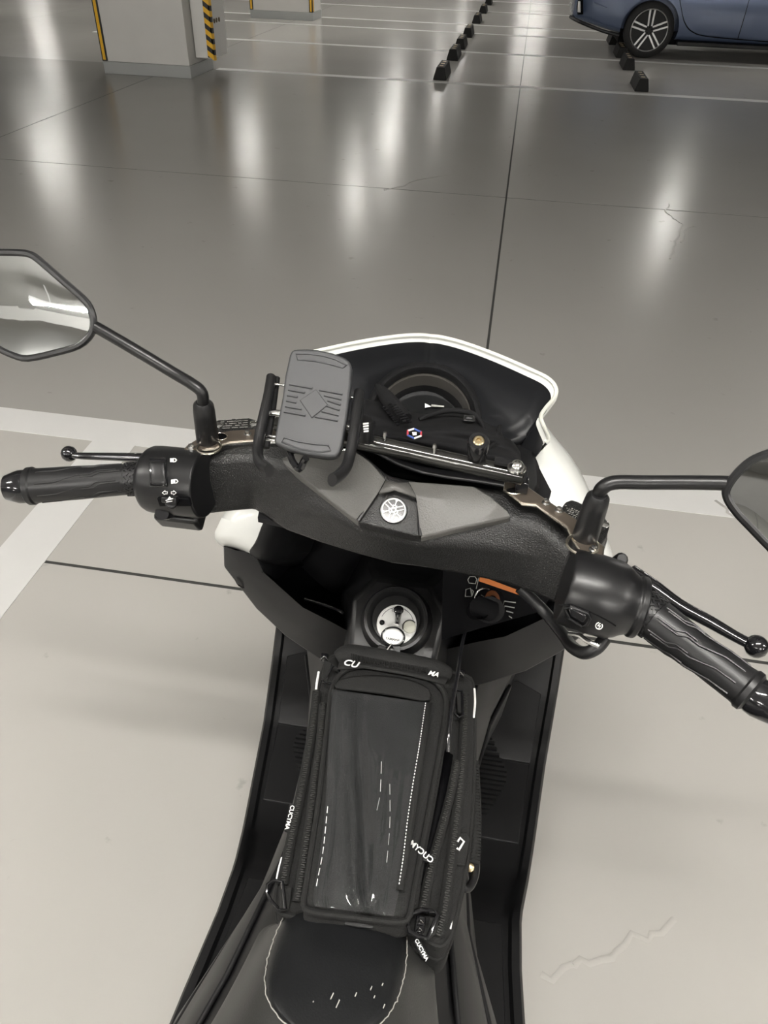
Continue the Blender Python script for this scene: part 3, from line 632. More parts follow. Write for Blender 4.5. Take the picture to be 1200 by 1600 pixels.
hc = O('handlebar_cover', *g_loft([list(c) for c in zip(*rows)], closed=True, caps=True), 'tex_black', sc, ang=32, bev=.005, seg=3)
def over(pix, up, name, m, par, th=.004, bev=.0015):
    o_ = [P(x, y, z) for x, y, z in pix]; return O(name, *g_slab([p + V((0, -.3, .95)) * up for p in o_], (0, -.3, .95), th), m, par, bev=bev, seg=3, ang=30)
def grid_panel(rows_px, name, m, up=.004, sub=0):
    R_ = [[P(*q) + V((0, -.35, .94)) * up for q in r] for r in rows_px]
    und_ = [p - V((0, -.35, .94)) * (up + .004) for p in R_[0]]; und2 = [p - V((0, -.35, .94)) * (up + .004) for p in R_[-1]]
    return O(name, *g_loft([und_] + R_ + [und2]), m, hc, ang=28, bev=.0018, seg=3)
pL = grid_panel([[(441, 719, .989), (480, 705, .992), (520, 702, .995), (556, 708, .997), (580, 726, .993), (603, 752, .989)],
                 [(444, 726, .986), (480, 730, .987), (520, 742, .986), (550, 755, .985), (572, 766, .984), (592, 772, .984)],
                 [(448, 732, .982), (480, 757, .977), (512, 782, .973), (535, 800, .969), (549, 811, .966), (560, 819, .964)]], 'grey_panel', 'panel_grey')
pR = grid_panel([[(638, 755, .988), (665, 757, .988), (705, 760, .987), (740, 763, .986), (768, 780, .985), (790, 800, .983)],
                 [(650, 778, .984), (670, 782, .983), (705, 785, .982), (745, 790, .981), (772, 799, .980), (795, 808, .979)],
                 [(658, 843, .957), (680, 838, .961), (712, 830, .965), (750, 822, .969), (778, 816, .973), (796, 812, .976)]], 'grey_panel', 'panel_grey')
O('grey_bridge', *g_loft([[P(603, 752, .992), P(620, 756, .992), P(638, 755, .991)], [P(592, 772, .987), P(616, 766, .989), P(650, 778, .987)]]), 'panel_grey', hc, solid=.003)
# emblem plate with the round three fork badge
ep = [(560, 820, .962), (576, 797, .970), (590, 776, .977), (599, 769, .980), (618, 768, .981), (636, 771, .980), (648, 779, .978), (655, 792, .974), (657, 843, .955)]
plate_o = over(ep, .005, 'emblem_plate', 'tex_black', hc, th=.012)
O('plate_rim', *g_tube([P(x, y, z) + V((0, -.3, .95)) * .0062 for x, y, z in ep], .0022, 8), 'satin', plate_o)
bp_ = P(615, 803, .9685) + V((0, -.3, .95)) * .006
bn = ((P(*ep[8]) - P(*ep[0])).cross(P(*ep[4]) - P(*ep[0]))).normalized()
if bn.z < 0: bn = -bn
bx = (P(*ep[8]) - P(*ep[0])); bx = (V((1, -.06, 0)) - bn * V((1, -.06, 0)).dot(bn)).normalized(); by = bn.cross(bx)
BR = 19.5 * mpp(bp_)
bad = O('badge', *g_lathe(bp_ - bn * .002, bp_ + bn * .0012, [(0, BR * 1.12), (.8, BR * 1.12), (1, BR * 1.06), (1, .0005)], 40), 'gloss', plate_o)
O('badge_ring', *g_tube([bp_ + bn * .0014 + (bx * math.cos(a) + by * math.sin(a)) * BR * .93 for a in [2 * math.pi * k / 40 for k in range(40)]], BR * .055, 8, closed=True), 'silver', bad)
for k in range(3):
    a = math.pi / 2 + k * 2 * math.pi / 3 - .12; d = bx * math.cos(a) + by * math.sin(a); n_ = bn.cross(d); z_ = bp_ + bn * .0016
    gs = [g_box(z_ + d * BR * .62, d, n_, bn, BR * .25, BR * .035, .0005), g_box(z_ + d * BR * .80, d, n_, bn, BR * .03, BR * .10, .0005), g_box(z_ + d * BR * .36, d, n_, bn, BR * .03, BR * .17, .0005)]
    for s in (-1, 1): gs.append(g_box(z_ - d * BR * .22 + n_ * s * BR * .15, d, n_, bn, BR * .58, BR * .028, .0005))
    O('tuning_fork', *merge(*gs), 'silver', bad)

# ---- grips, levers, switch boxes
def R(p, px): return px * mpp(p)
def grip(a, b, ra, rb, side):
    ax = (b - a).normalized(); ln = (b - a).length
    gp = O('grip', *g_lathe(a, b, [(0.0, ra * .80), (0.03, ra * 1.04), (.07, ra * 1.05), (.085, ra * .97), (.12, ra * .95), (.45, ra * .93), (.80, rb), (.855, rb), (.86, rb * 1.04), (.985, rb * 1.04), (1.0, rb * .92)], 40), 'rubber', sc, ang=30)
    O('bar_end', *g_lathe(a - ax * .021, a + ax * .004, [(0, ra * .45), (.1, ra * .70), (.35, ra * .82), (.6, ra * .92), (.8, ra * .92), (1, ra * .85)], 32), 'gloss', sc)
    d, u, w_ = basis(ax)
    def on(t, ang, k=1.0):
        r = lin(t, [0.12, .8, 1], [ra * .95, rb, rb * 1.04]) * k; return a + (b - a) * t + (u * math.cos(ang) + w_ * math.sin(ang)) * r
    toC = (EYE - (a + b) / 2); ang0 = math.atan2(toC.dot(w_), toC.dot(u))
    for off in (-1.1, -.35, .4, 1.1):                 # carved zig zag lines
        for k_ in (1, ):
            pts = [(.14, off + .25), (.30, off + .22), (.48, off - .12), (.58, off - .12), (.64, off - .35), (.80, off - .38)]
            O('grip_ridge', *g_tube([on(t, ang0 + o, 1.0) for t, o in pts], .0009, 6), 'rubber', gp)
            O('grip_ridge', *g_tube([on(t + .03, ang0 + o + .12, 1.0) for t, o in pts[2:]], .0009, 6), 'rubber', gp)
    bs = []
    for i in range(5):
        for k in range(34):
            t = .872 + i * .025; an = 2 * math.pi * (k + .5 * (i % 2)) / 34; c = on(t, an, 1.035); nn = (u * math.cos(an) + w_ * math.sin(an)); tt = ax.cross(nn)
            bs.append(g_box(c, (ax + tt * (.9 if (k + i) % 2 else -.9)), nn.cross(ax + tt * (.9 if (k + i) % 2 else -.9)), nn, .0022, .0009, .0008))
    kb = O('knurl_band', *merge(*bs), 'rubber', gp); kb['kind'] = 'stuff'
    return on, ang0
gla, glb = P(40, 760, .948), P(226, 747, .957)
onL, aL = grip(gla, glb, R(gla, 28.5), R(glb, 24.5), -1)
gra, grb = P(1180, 1086, .945), P(1000, 950, .957)
onR, aR = grip(gra, grb, R(gra, 34), R(grb, 33), 1)

def lever(pix, r, ball, brad):
    lv = O('brake_lever', *g_tube([P(*q) for q in pix], r, 12, sm=4, flat=.8), 'gloss', sc)
    O('lever_tip', *g_ball(P(*ball), brad, 14), 'gloss', lv)
lever([(238, 722, .962), (227, 716, .962), (190, 714, .958), (150, 713, .954), (122, 712, .952), (110, 709, .951)], [.006, .0058, .0052, .0046, .0042, .0045], (108, 709, .951), .0085)
lever([(985, 895, .962), (1018, 915, .962), (1060, 945, .956), (1110, 972, .952), (1150, 995, .950), (1180, 1010, .95)], [.009, .0075, .0065, .006, .0052, .005], (1182, 1010, .95), .0095)

# left switch box
sa, sb_ = P(226, 747, .957), P(322, 757, .962)
rr = R(sa, 1)
boxL = O('switch_box', *g_lathe(sa, sb_, [(0, 27 * rr), (0, 34 * rr), (.04, 37 * rr), (.06, 44 * rr), (.10, 49 * rr), (.16, 52 * rr), (.28, 53 * rr), (.90, 53 * rr), (1.0, 52 * rr), (1.0, 30 * rr)], 48), 'black', sc, ang=30, bev=.002)
dL, uL, wL = basis(sb_ - sa)
def sonL(t, ang, k=1.0): return sa + (sb_ - sa) * t + (uL * math.cos(ang) + wL * math.sin(ang)) * (53 * rr * k)
tc_ = EYE - (sa + sb_) / 2; aSL = math.atan2(tc_.dot(wL), tc_.dot(uL))
def on_cyl(px, py, lift=.0):      # where the view ray meets the left switch barrel
    d = ray(px, py).normalized(); ax = dL; r = 53 * rr + lift
    oc = EYE - sa; dd = d - ax * d.dot(ax); oo = oc - ax * oc.dot(ax)
    A = dd.dot(dd); B = 2 * dd.dot(oo); Cc = oo.dot(oo) - r * r; disc_ = B * B - 4 * A * Cc
    if disc_ < 0: disc_ = 0
    return EYE + d * ((-B - math.sqrt(disc_)) / (2 * A))
def patch(pix, name, m, par, lift=.001, th=.003, bev=.0008):
    o_ = [on_cyl(x, y, lift) for x, y in pix]; c = sum(o_, V()) / len(o_); fo = c - sa; n_ = (fo - dL * fo.dot(dL)).normalized()
    return O(name, *g_slab(o_, n_, th), m, par, bev=bev, ang=30)
def stroke(pix, name, m, par, w_=.0006, closed=False, sm=1, lift=.0006):
    return O(name, *g_tube([on_cyl(x, y, lift) for x, y in pix], w_, 5, closed=closed, sm=sm), m, par)
def patch_grid(x0, x1, y0, y1, name, m, par, lift=.002, n=6, sk=0):
    rows_ = [[on_cyl(x0 + (x1 - x0) * i / 3 + sk * (j / n), y0 + (y1 - y0) * j / n, lift) for i in range(4)] for j in range(n + 1)]
    return O(name, *g_loft(rows_), m, par, solid=.004, bev=.0012, ang=40)
patch_grid(233, 260, 716, 761, 'recess_frame', 'gloss', boxL, .0012, sk=2)
patch_grid(236, 258, 722, 757, 'dip_switch', 'black', boxL, .0032, sk=2)
def headlamp(cx, cy, s, rays):
    pts = [(cx, cy - 3 * s), (cx + 3 * s, cy - 2.4 * s), (cx + 5 * s, cy), (cx + 3 * s, cy + 2.4 * s), (cx, cy + 3 * s)]
    stroke(pts, 'headlamp_symbol', 'ink', boxL, closed=True)
    for k in range(5): stroke([(cx - 5.5 * s, cy + (-2.6 + 1.3 * k) * s + rays), (cx - 1.2 * s, cy + (-2.6 + 1.3 * k) * s)], 'headlamp_ray', 'ink', boxL, .0004)
headlamp(271, 719, .95, 0); headlamp(273, 752, 1.0, .8)
for cx, s in ((258, -1), (271, 1)):
    stroke([(cx - 3.5 * s, 770 - 1.6), (cx, 770 - 1.6), (cx, 770 - 3.5), (cx + 4.5 * s, 770), (cx, 770 + 3.5), (cx, 770 + 1.6), (cx - 3.5 * s, 770 + 1.6)], 'turn_arrow', 'ink', boxL, .0004, closed=True)
patch_grid(246, 296, 777, 790, 'turn_slot', 'void', boxL, .0008, n=3, sk=4)
ts = O('turn_switch', *merge(g_tube([on_cyl(268, 787, -.004), on_cyl(267, 786, .012)], .0055, 10), g_box(on_cyl(266, 780, .011), dL, V((0, .3, 1)), V((0, -1, .3)), .0075, .003, .004)), 'black', boxL, bev=.001)
stroke([(259, 782), (270, 779)], 'switch_mark', 'ink', ts, .0005, lift=.0155); stroke([(260, 784.5), (269, 783)], 'switch_mark', 'ink', ts, .0004, lift=.0155); stroke([(263, 780), (265, 776.5), (267, 779)], 'switch_mark', 'ink', ts, .0006, lift=.0155)
lowc = P(284, 798, .925)
O('horn_block', *g_box(lowc, dL, (0, -.5, .86), (0, .86, .5), .024, .013, .016), 'black', boxL, bev=.004)
hb = P(262, 797, .938)
O('horn_button', *g_lathe(hb + V((0, .006, -.004)), hb + V((0, -.012, .006)), [(0, .0085), (.7, .0085), (1, .007), (1, .001)], 20), 'gloss', boxL)
stroke_h = [P(298, 798, .942), P(300, 801, .942), P(307, 798, .942)]
O('horn_symbol', *g_tube(stroke_h, .0004, 5), 'ink_dim', boxL)

# right switch box
ra_, rb_ = P(884, 915, .965), P(1004, 951, .957); r1_ = R(ra_, 1)
boxR = O('switch_box', *g_lathe(ra_, rb_, [(-.02, 48 * r1_), (-.02, 58 * r1_), (.03, 61 * r1_), (.35, 63 * r1_), (.62, 62 * r1_), (.72, 57 * r1_), (.80, 50 * r1_), (.87, 46 * r1_), (.89, 49 * r1_), (.97, 49 * r1_), (1.0, 38 * r1_)], 48), 'black', sc, ang=30, bev=.002)
dR = (rb_ - ra_).normalized()
def fp(px, py, lift=0):
    d = ray(px, py).normalized(); r = 62.5 * r1_ + lift; oc = EYE - ra_; dd = d - dR * d.dot(dR); oo = oc - dR * oc.dot(dR)
    A = dd.dot(dd); B = 2 * dd.dot(oo); disc_ = max(B * B - 4 * A * (oo.dot(oo) - r * r), 0); return EYE + d * ((-B - math.sqrt(disc_)) / (2 * A))
fc = fp(903, 962); nR = (fc - ra_); nR = (nR - dR * nR.dot(dR)).normalized()
O('seam_line', *g_tube([fp(x, y, .0002) for x, y in ((874, 945), (900, 948), (935, 962), (962, 978))], .0006, 6, sm=3), 'void', boxR)
O('start_frame', *g_tube([fp(x, y, .001) for x, y in ((884, 951), (891, 947), (918, 958), (922, 966), (917, 976), (909, 978), (888, 965))], .0015, 8, closed=True), 'black', boxR)
O('start_button', *g_slab([fp(x, y, .003) for x, y in ((888, 952), (893, 950), (915, 961), (917, 966), (912, 974), (891, 963))], nR, .008), 'gloss', boxR, bev=.0012)
O('start_symbol', *g_tube([fp(936 + 5.2 * math.cos(a), 978 + 5.2 * math.sin(a), .0006) for a in [math.radians(k) for k in range(-30, 281, 20)]], .0005, 5), 'ink', boxR)
O('start_symbol', *g_tube([fp(x, y, .0006) for x, y in ((938, 974), (934, 978), (938, 978), (935, 983))], .0005, 5), 'ink', boxR)
O('cable_clamp', *g_tube([P(888, 990, .925), P(905, 993, .928), P(918, 1002, .93), P(936, 1010, .93)], .0022, 8, sm=3), 'chrome', sc)
O('throttle_cable', *g_tube([P(812, 918, .90), P(850, 955, .885), P(880, 992, .89), P(893, 1010, .90), P(912, 1020, .915), P(932, 1013, .925), P(945, 998, .93)], .0058, 10, sm=5), 'rubber', sc)
O('box_knob', *g_lathe(P(965, 878, .968), P(972, 873, .982), [(0, .006), (.8, .006), (1, .004), (1, .0005)], 12), 'satin', sc)

# brake reservoirs
def reservoir(pix, z, bolts, rows_txt, name='brake_reservoir'):
    o_ = [P(x, y, z) for x, y in pix]; r = O(name, *g_slab(o_, (0, 0, 1), .03), 'tex_black', sc, bev=.003, seg=3)
    for b in bolts: p = P(*b, z); O('cap_screw', *g_lathe(p, p + V((0, 0, .0025)), [(0, .0048), (.6, .0048), (1, .003), (1, .0004)], 16), 'chrome', r)
    for x, y, n, dx, dy in rows_txt:
        gs = []
        for k in range(n):
            if random.random() < .2: continue
            p = P(x + dx * k, y + dy * k, z + .0004); gs.append(g_box(p, (1, .1 + random.uniform(-.5, .5), 0), (-.1, 1, 0), (0, 0, 1), random.uniform(.0004, .0010), .0003, .0002))
        O('cap_lettering', *merge(*gs), 'ink_dim', r)['kind'] = 'stuff'
reservoir([(337, 655), (388, 651), (400, 655), (405, 662), (405, 690), (337, 694)], .992, [(397, 663), (341, 666)], [(346, 656 + 3.3 * k, 17, 2.5, -.15) for k in range(5)])
reservoir([(872, 800), (883, 783), (893, 779), (905, 783), (945, 806), (954, 818), (948, 838), (930, 862), (900, 850)], .984, [(943, 820)], [(884 + 2 * k, 790 + 4 * k, 8, 3.4, 1.5) for k in range(5)])
O('reservoir_body', *g_slab([P(925, 828, .978), P(952, 818, .978), P(950, 840, .97), P(935, 866, .965), P(915, 860, .97)], (0, 0, 1), .03), 'black', sc, bev=.004)

# ---- mirrors
def mirror(boot0, boot1, bw, stalk, sr, outline, anchor, n, label):
    b0, b1 = P(*boot0), P(*boot1); r = bw * mpp(b0)
    mr = O('mirror_boot', *g_lathe(b0, b1, [(0, r), (.8, r * .92), (.93, r * .85), (1, r * .55), (1, r * .2)], 24), 'rubber', sc)
    O('mirror_stalk', *g_tube([P(*q) for q in stalk], sr, 14, sm=5), 'black', mr)
    pt = P(*anchor); n = V(n).normalized()
    o_ = spline([PL(x, y, pt, n) for x, y in outline + outline[:1]], 3)[:-1]
    c = sum(o_, V()) / len(o_)
    shell = O('mirror_shell', *g_loft([[p + n * .001 for p in o_], [p - n * .004 for p in o_], [c + (p - c) * .9 - n * .018 for p in o_], [c + (p - c) * .5 - n * .028 for p in o_]], closed=True, caps=True), 'black', mr, ang=40)
    O('mirror_rim', *g_tube([p + n * .001 for p in o_], .0033, 8, closed=True), 'black', shell)
    rows_ = [[c + (p - c) * s + n * (.0016 + .0012 * (1 - s * s)) for p in o_] for s in (.965, .7, .4, .12)]
    O('mirror_glass', *g_loft(rows_, closed=True, caps=False), 'mirror', shell, ang=180, fix=True)
    vs = [p for p in rows_[-1]]; O('mirror_glass_centre', vs, [tuple(range(len(vs)))], 'mirror', shell, ang=180)
mirror((326, 700, .982), (317, 628, 1.045), 17.5, [(317, 640, 1.035), (316, 615, 1.055), (300, 600, 1.062), (270, 582, 1.068), (210, 546, 1.085), (150, 511, 1.10)], .0055,
       [(0, 394.5), (30, 395), (46, 397), (60, 405), (98, 438), (132, 468), (143, 485), (147, 503), (143, 522), (124, 540), (88, 551), (45, 560), (22, 555), (0, 545), (-30, 528), (-62, 498), (-68, 462), (-50, 418), (-28, 398)],
       (150, 511, 1.10), (.10, -.92, .39), 'left')
mirror((910, 852, .980), (936, 772, 1.045), 20, [(934, 780, 1.035), (940, 764, 1.05), (960, 754, 1.056), (1010, 754, 1.058), (1080, 754, 1.062), (1138, 755, 1.066)], .0058,
       [(1200, 708), (1184, 714), (1171, 721), (1156, 734), (1144, 748), (1136, 761), (1134, 771), (1139, 784), (1153, 803), (1173, 824), (1200, 852), (1222, 872), (1250, 876), (1285, 858), (1312, 800), (1306, 740), (1280, 708), (1240, 702)],
       (1138, 758, 1.066), (-.16, -.94, .30), 'right')

# socket plate in the right pocket, with its warning sticker
sk = P(775, 935, .80)
def kp(px, py, l=0): return PL(px, py, sk + V((0, -1, .35)).normalized() * l, V((0, -1, .35)))
pk = O('pocket_back', *g_slab([kp(692, 880), kp(850, 880), kp(862, 930), kp(846, 955), kp(750, 982), kp(690, 1000)], (0, -1, .35), .004), 'void', sc)  # near-black plate, the pocket's shade set in its colour
O('warning_strip', *g_slab([kp(750, 902, .001), kp(753, 901, .001), kp(817, 925, .001), kp(815, 931, .001), kp(748, 908, .001)], (0, -1, .35), .0005), 'orange', pk)
for k in range(4): O('sticker_text', *g_slab([kp(785 + 4 * k - 2, 938 + 8 * k, .001), kp(806 - 2 * k, 941 + 8 * k, .001), kp(806 - 2 * k, 942.5 + 8 * k, .001), kp(785 + 4 * k - 2, 939.5 + 8 * k, .001)], (0, -1, .35), .0004), 'ink_dim', pk)
for pts in ([(733, 911), (731, 906), (734, 901), (742, 901), (745, 905), (743, 912)], [(727, 932), (728, 921), (735, 919), (737, 932)], [(737, 921), (740, 924), (738, 931)]):
    O('sticker_symbol', *g_tube([kp(x, y, .001) for x, y in pts], .0005, 5, closed=True), 'ink_dim', pk)
O('sticker_edge', *g_tube([kp(748, 903, .001), kp(744, 920, .001)], .0004, 5), 'ink_dim', pk)
so = kp(765, 940, .0)
O('power_socket', *g_tube([so + V((0, .002, 0)), so + V((0, -.02, .007))], .017, 24), 'gloss', sc)

# ================================================================== accessory bar on two mirror brackets
ZB = 1.012
b0, b1 = P(432, 661, ZB), P(819, 745, ZB - .004)
bar = thing('accessory_bar', P(600, 698, .96), 'polished black accessory bar on bronze brackets across the handlebar', 'bar')
ax = (b1 - b0).normalized(); r_ = 14.5 * mpp(b1)
O('tube', *g_lathe(b0, b1, [(0, r_ * .9), (.004, r_), (.55, r_), (.556, r_ * .985), (.63, r_ * .985), (.636, r_), (.996, r_), (1, r_ * .9)], 32), 'tube_black', bar)
O('tube_cap', *g_lathe(b1 - ax * .001, b1 + ax * .002, [(0, r_ * .85), (.8, r_ * .85), (1, r_ * .6), (1, .0005)], 24), 'matte', bar)
# clamp ring with lettering at the holder end
cr = P(569, 683, ZB)
O('clamp_ring', *g_lathe(cr - ax * .006, cr + ax * .006, [(0, r_ * 1.0), (0, r_ * 1.2), (1, r_ * 1.2), (1, r_)], 28), 'black', bar)
nb = P(571, 668, 1.03)
tn = O('thumb_nut', *g_lathe(nb + V((0, 0, -.012)), nb + V((0, -.003, .01)), [(0, .0085), (.9, .0085), (1, .007), (1, .0005)], 18), 'black', bar)
for k in range(4): O('nut_print', *g_slab([P(567 + .4 * k, 661 + 4 * k, 1.041), P(576, 660 + 4 * k, 1.041), P(576, 662.4 + 4 * k, 1.041), P(567 + .4 * k, 663.4 + 4 * k, 1.041)], (0, -.3, 1), .0004), 'ink', tn)
O('washer_ring', *g_tube([P(562, 664 + 0, 1.03), P(560, 676, 1.028), P(563, 684, 1.022)], .0011, 6, sm=3), 'chrome', bar)
for px, py in ((601, 678), (679, 697)):
    p = P(px, py, ZB + .012); O('pin', *g_lathe(p - V((0, 0, .012)), p + V((0, 0, .002)), [(0, .0016), (.7, .0016), (.75, .0024), (1, .0016), (1, .0002)], 12), 'chrome', bar)
q0, q1 = P(745, 715, ZB + .004), P(748, 688, ZB + .030)
po = O('clamp_post', *g_lathe(q0, q1, [(0, .0085), (.45, .0085), (.5, .0098), (.93, .0098), (1, .0085), (1, .0055), (.93, .005), (.93, .0005)], 24), 'gloss', bar)
O('socket_bolt', *g_lathe(q1 - (q1 - q0) * .12, q1 + (q1 - q0) * .02, [(0, .0052), (.8, .0052), (1, .0042), (1, .0024), (.4, .002), (.4, .0003)], 16), 'brass', po)
s0 = P(808, 727, ZB + .013)
O('washer', *g_lathe(s0 - V((0, 0, .004)), s0 - V((0, 0, .002)), [(0, .0085), (1, .0085), (1, .001)], 24), 'chrome', bar)
O('button_bolt', *g_lathe(s0 - V((0, 0, .002)), s0 + V((0, 0, .004)), [(0, .0068), (.3, .0066), (.8, .0048), (1, .003), (1, .0022), (.4, .002), (.4, .0003)], 20), 'chrome', bar)
O('bar_strap', *g_box(P(790, 723, ZB + .009), ax, (0, 1, 0), (0, 0, 1), .010, .004, .0015), 'matte', bar)
def bracket(pix, z, holes, nuts, bent=0):
    o_ = [P(x, y, z + bent * i) for i, (x, y) in enumerate(pix)]
    b = O('bracket', *g_slab(o_, (0, 0, 1), .0035), 'bronze', bar, bev=.0009)
    O('bracket_edge', *g_tube([p - V((0, 0, .0017)) for p in o_], .0011, 6, closed=True), 'bronze_edge', b)
    for hx, hy, w2, h2 in holes:
        pts = [P(hx + w2 * math.cos(a), hy + h2 * math.sin(a), z + .0004) for a in [2 * math.pi * k / 18 for k in range(18)]]
        O('slot', *g_slab(pts, (0, 0, 1), .0008), 'void', b)
        O('slot_rim', *g_tube(pts, .0006, 5, closed=True), 'bronze_edge', b)
    for hx, hy in nuts:
        p = P(hx, hy, z); O('nut', *g_lathe(p - V((0, 0, .002)), p + V((0, 0, .0045)), [(0, .0042), (.5, .0042), (.55, .0026), (.95, .0026), (1, .002), (1, .0002)], 8), 'chrome', b)
    return b
bracket([(285, 705), (293, 695), (311, 684), (330, 678), (345, 675), (365, 672), (405, 670), (470, 668), (470, 684), (405, 687), (360, 690), (348, 693), (335, 700), (322, 701), (303, 710)], .993, [(345, 682, 10, 5.5)], [(387, 679), (299, 700)])
bracket([(789, 753), (820, 757), (853, 780), (903, 813), (912, 830), (930, 842), (943, 853), (942, 872), (915, 871), (907, 858), (896, 842), (887, 823), (838, 788), (816, 786), (788, 764)], .992, [(805, 767, 14, 5)], [(853, 787), (873, 799), (927, 860)])
for cpt, rr_ in ((P(326, 699, .9940), .0115), (P(910, 851, .9930), .0130)):
    O('bracket_collar', *g_tube([cpt + V((math.cos(k * math.pi / 14) * rr_, math.sin(k * math.pi / 14) * rr_, 0)) for k in range(28)], .0014, 8, closed=True), 'bronze_edge', bar)
O('bar_foot', *g_box(P(815, 757, .999), ax, (0, 1, 0), (0, 0, 1), .006, .006, .006), 'gloss', bar, bev=.001)
O('bar_foot', *g_box(P(415, 668, 1.0), ax, (0, 1, 0), (0, 0, 1), .006, .006, .006), 'gloss', bar, bev=.001)

# ================================================================== phone holder
ph = thing('phone_holder', P(490, 690, 1.0), 'grey padded phone holder with black spring arms clamped on the accessory bar', 'phone holder')
hn = V((-.02, -.60, .80)).normalized(); hp = P(490, 632, 1.062)
def H(px, py, l=0): return PL(px, py, hp + hn * l, hn)
pl = [(460, 545.5), (478, 545), (497, 546), (520, 551), (540, 559), (547, 565), (549.5, 574), (548, 600), (542, 650), (534, 695), (530, 708), (524, 713.5), (512, 714), (480, 710), (450, 702), (432, 694), (428, 689), (429.5, 680), (436, 645), (441, 620), (445, 587), (452, 555), (455, 548)]
pad = O('pad_plate', *g_slab([H(x, y) for x, y in pl], hn, .009), 'pad', ph, bev=.0022, seg=3)
def ridge(pix, closed=False, w_=.0007, name='pad_ridge', l=.0003): O(name, *g_tube([H(x, y, l) for x, y in pix], w_, 6, closed=closed), 'pad', pad)
ridge([(462, 553), (480, 552.5), (505, 556), (525, 562), (542, 571), (536, 575), (515, 569), (490, 564), (465, 562)], True)
ridge([(444, 684), (465, 690), (490, 694), (513, 696), (517, 704), (500, 707), (470, 702), (440, 691)], True)
O('pad_lozenge', *g_slab([H(x, y, .0012) for x, y in ((494, 608), (512, 632.5), (487, 653), (468, 625))], hn, .002), 'pad', pad, bev=.0006)
for k in range(6):
    y = 600.5 + 8.6 * k; sh = -1.6 * k
    lw = [36, 26, 16, 16, 26, 33][k]; rw = [36, 27, 20, 20, 27, 36][k]
    ridge([(452 + sh, y), (452 + sh + lw, y + 6.5 * lw / 36)], w_=.0010, name='pad_rib'); ridge([(535 + sh * .9, y + 15.5 - .3 * k), (535 + sh * .9 - rw, y + 9 - .3 * k)], w_=.0010, name='pad_rib')
O('body_plate', *g_slab([H(450 + (x - 490) * .9 + 40, y, -.010) for x, y in pl], hn, .010), 'matte', ph, bev=.002)
def arm(pix, lifts, r):
    return O('clamp_arm', *g_tube([H(x, y, l) for (x, y), l in zip(pix, lifts)], r, 12, sm=4, flat=1.3), 'rubber', ph)
arm([(424, 590), (419, 620), (411, 655), (404, 690), (403, 712), (408, 725), (421, 735)], [-.012, -.006, -.002, .0, .004, .010, .018], .0048)
arm([(561, 613), (557, 640), (553, 675), (547, 710), (541, 730), (530, 743), (519, 750)], [-.012, -.006, -.002, .0, .004, .010, .018], .0048)
O('arm_rail', *g_tube([H(432, 590, -.016), H(424, 650, -.014), H(415, 700, -.012)], .0035, 8), 'matte', ph)
O('arm_rail', *g_tube([H(566, 625, -.02), H(560, 660, -.02), H(553, 700, -.016)], .0035, 8), 'matte', ph)
for x, y, dx, r in ((434, 600, 12, .0012), (430, 645, 12, .0034), (424, 681, 10, .0014), (424, 687, 10, .0014), (546, 620, 14, .0014), (540, 665, 14, .0014), (534, 702, 12, .0014)):
    O('spring_rod', *g_tube([H(x - 8, y, -.009), H(x + dx, y + dx * .16, -.009)], r, 10), 'chrome', ph)
O('lower_hook', *g_tube([H(452, 706, -.012), H(458, 722, -.010), H(468, 733, -.006), H(474, 722, -.002), H(478, 716, .002)], .0032, 8, sm=3), 'gloss', ph)
O('swivel_stem', *g_tube([H(490, 640, -.015), P(485, 672, ZB + .012)], [.014, .012], 18), 'matte', ph)
cc = P(485, 673, ZB); O('bar_clamp', *g_lathe(cc - ax * .014, cc + ax * .014, [(0, r_ * 1.02), (0, r_ * 1.5), (1, r_ * 1.5), (1, r_ * 1.02)], 24), 'matte', ph)

# ================================================================== glove tucked behind the bar
gv = thing('riding_glove', P(680, 690, .96), 'black fabric riding glove with a small hexagon badge lying behind the bar', 'glove')
top = [(560, 628, .978), (580, 622, .980), (605, 626, .982), (635, 642, .982), (665, 646, .982), (700, 645, .982), (735, 650, .982), (765, 664, .980), (779, 670, .978), (786, 682, .976), (800, 690, .972), (812, 708, .968)]
bot = [(555, 682, .984), (580, 687, .984), (605, 692, .984), (635, 699, .984), (665, 705, .984), (695, 712, .984), (725, 718, .984), (750, 724, .984), (770, 728, .984), (785, 731, .980), (800, 735, .976), (815, 739, .970)]
rows = []
tp = spline([V(t) for t in top], 4); bt = spline([V(b) for b in bot], 4); NV = 14
for j in range(NV + 1):
    v = j / NV; row = []
    for i, (a, b) in enumerate(zip(tp, bt)):
        q = a.lerp(b, v); u = i / (len(tp) - 1)
        h = .018 * math.sin(math.pi * min(1, v * 1.02)) ** .6 + .005 * math.sin(u * 11 + v * 6) * math.sin(math.pi * v) + .0035 * math.sin(v * 15 + u * 5) * math.sin(math.pi * v)
        if v == 0 or v == 1: h = -.022
        row.append(P(q.x, q.y, q.z + h))
    rows.append(row)
gb = O('palm', *g_loft(rows), 'cloth', gv, ang=80, sub=1, solid=.003)
fpts = [P(590, 603, 1.004), P(602, 618, 1.008), P(616, 637, 1.010), P(632, 657, 1.006)]
O('finger', *g_tube(fpts, [.0035, .0075, .009, .009], 12, sm=4), 'cloth', gv)
kn_ = []
for k in range(9):
    p = P(609 + 2.8 * k, 632 + 3.2 * k, 1.0195 - .0006 * k)
    for s in (-1, 0, 1): kn_.append(g_box(p + V((.0055 * s, .003 * s, -.0025 * abs(s))), (1, .6, 0), (-.6, 1, 0), (0, 0, 1), .0018, .0006, .0008))
O('grip_print', *merge(*kn_), 'gloss', gv)['kind'] = 'stuff'
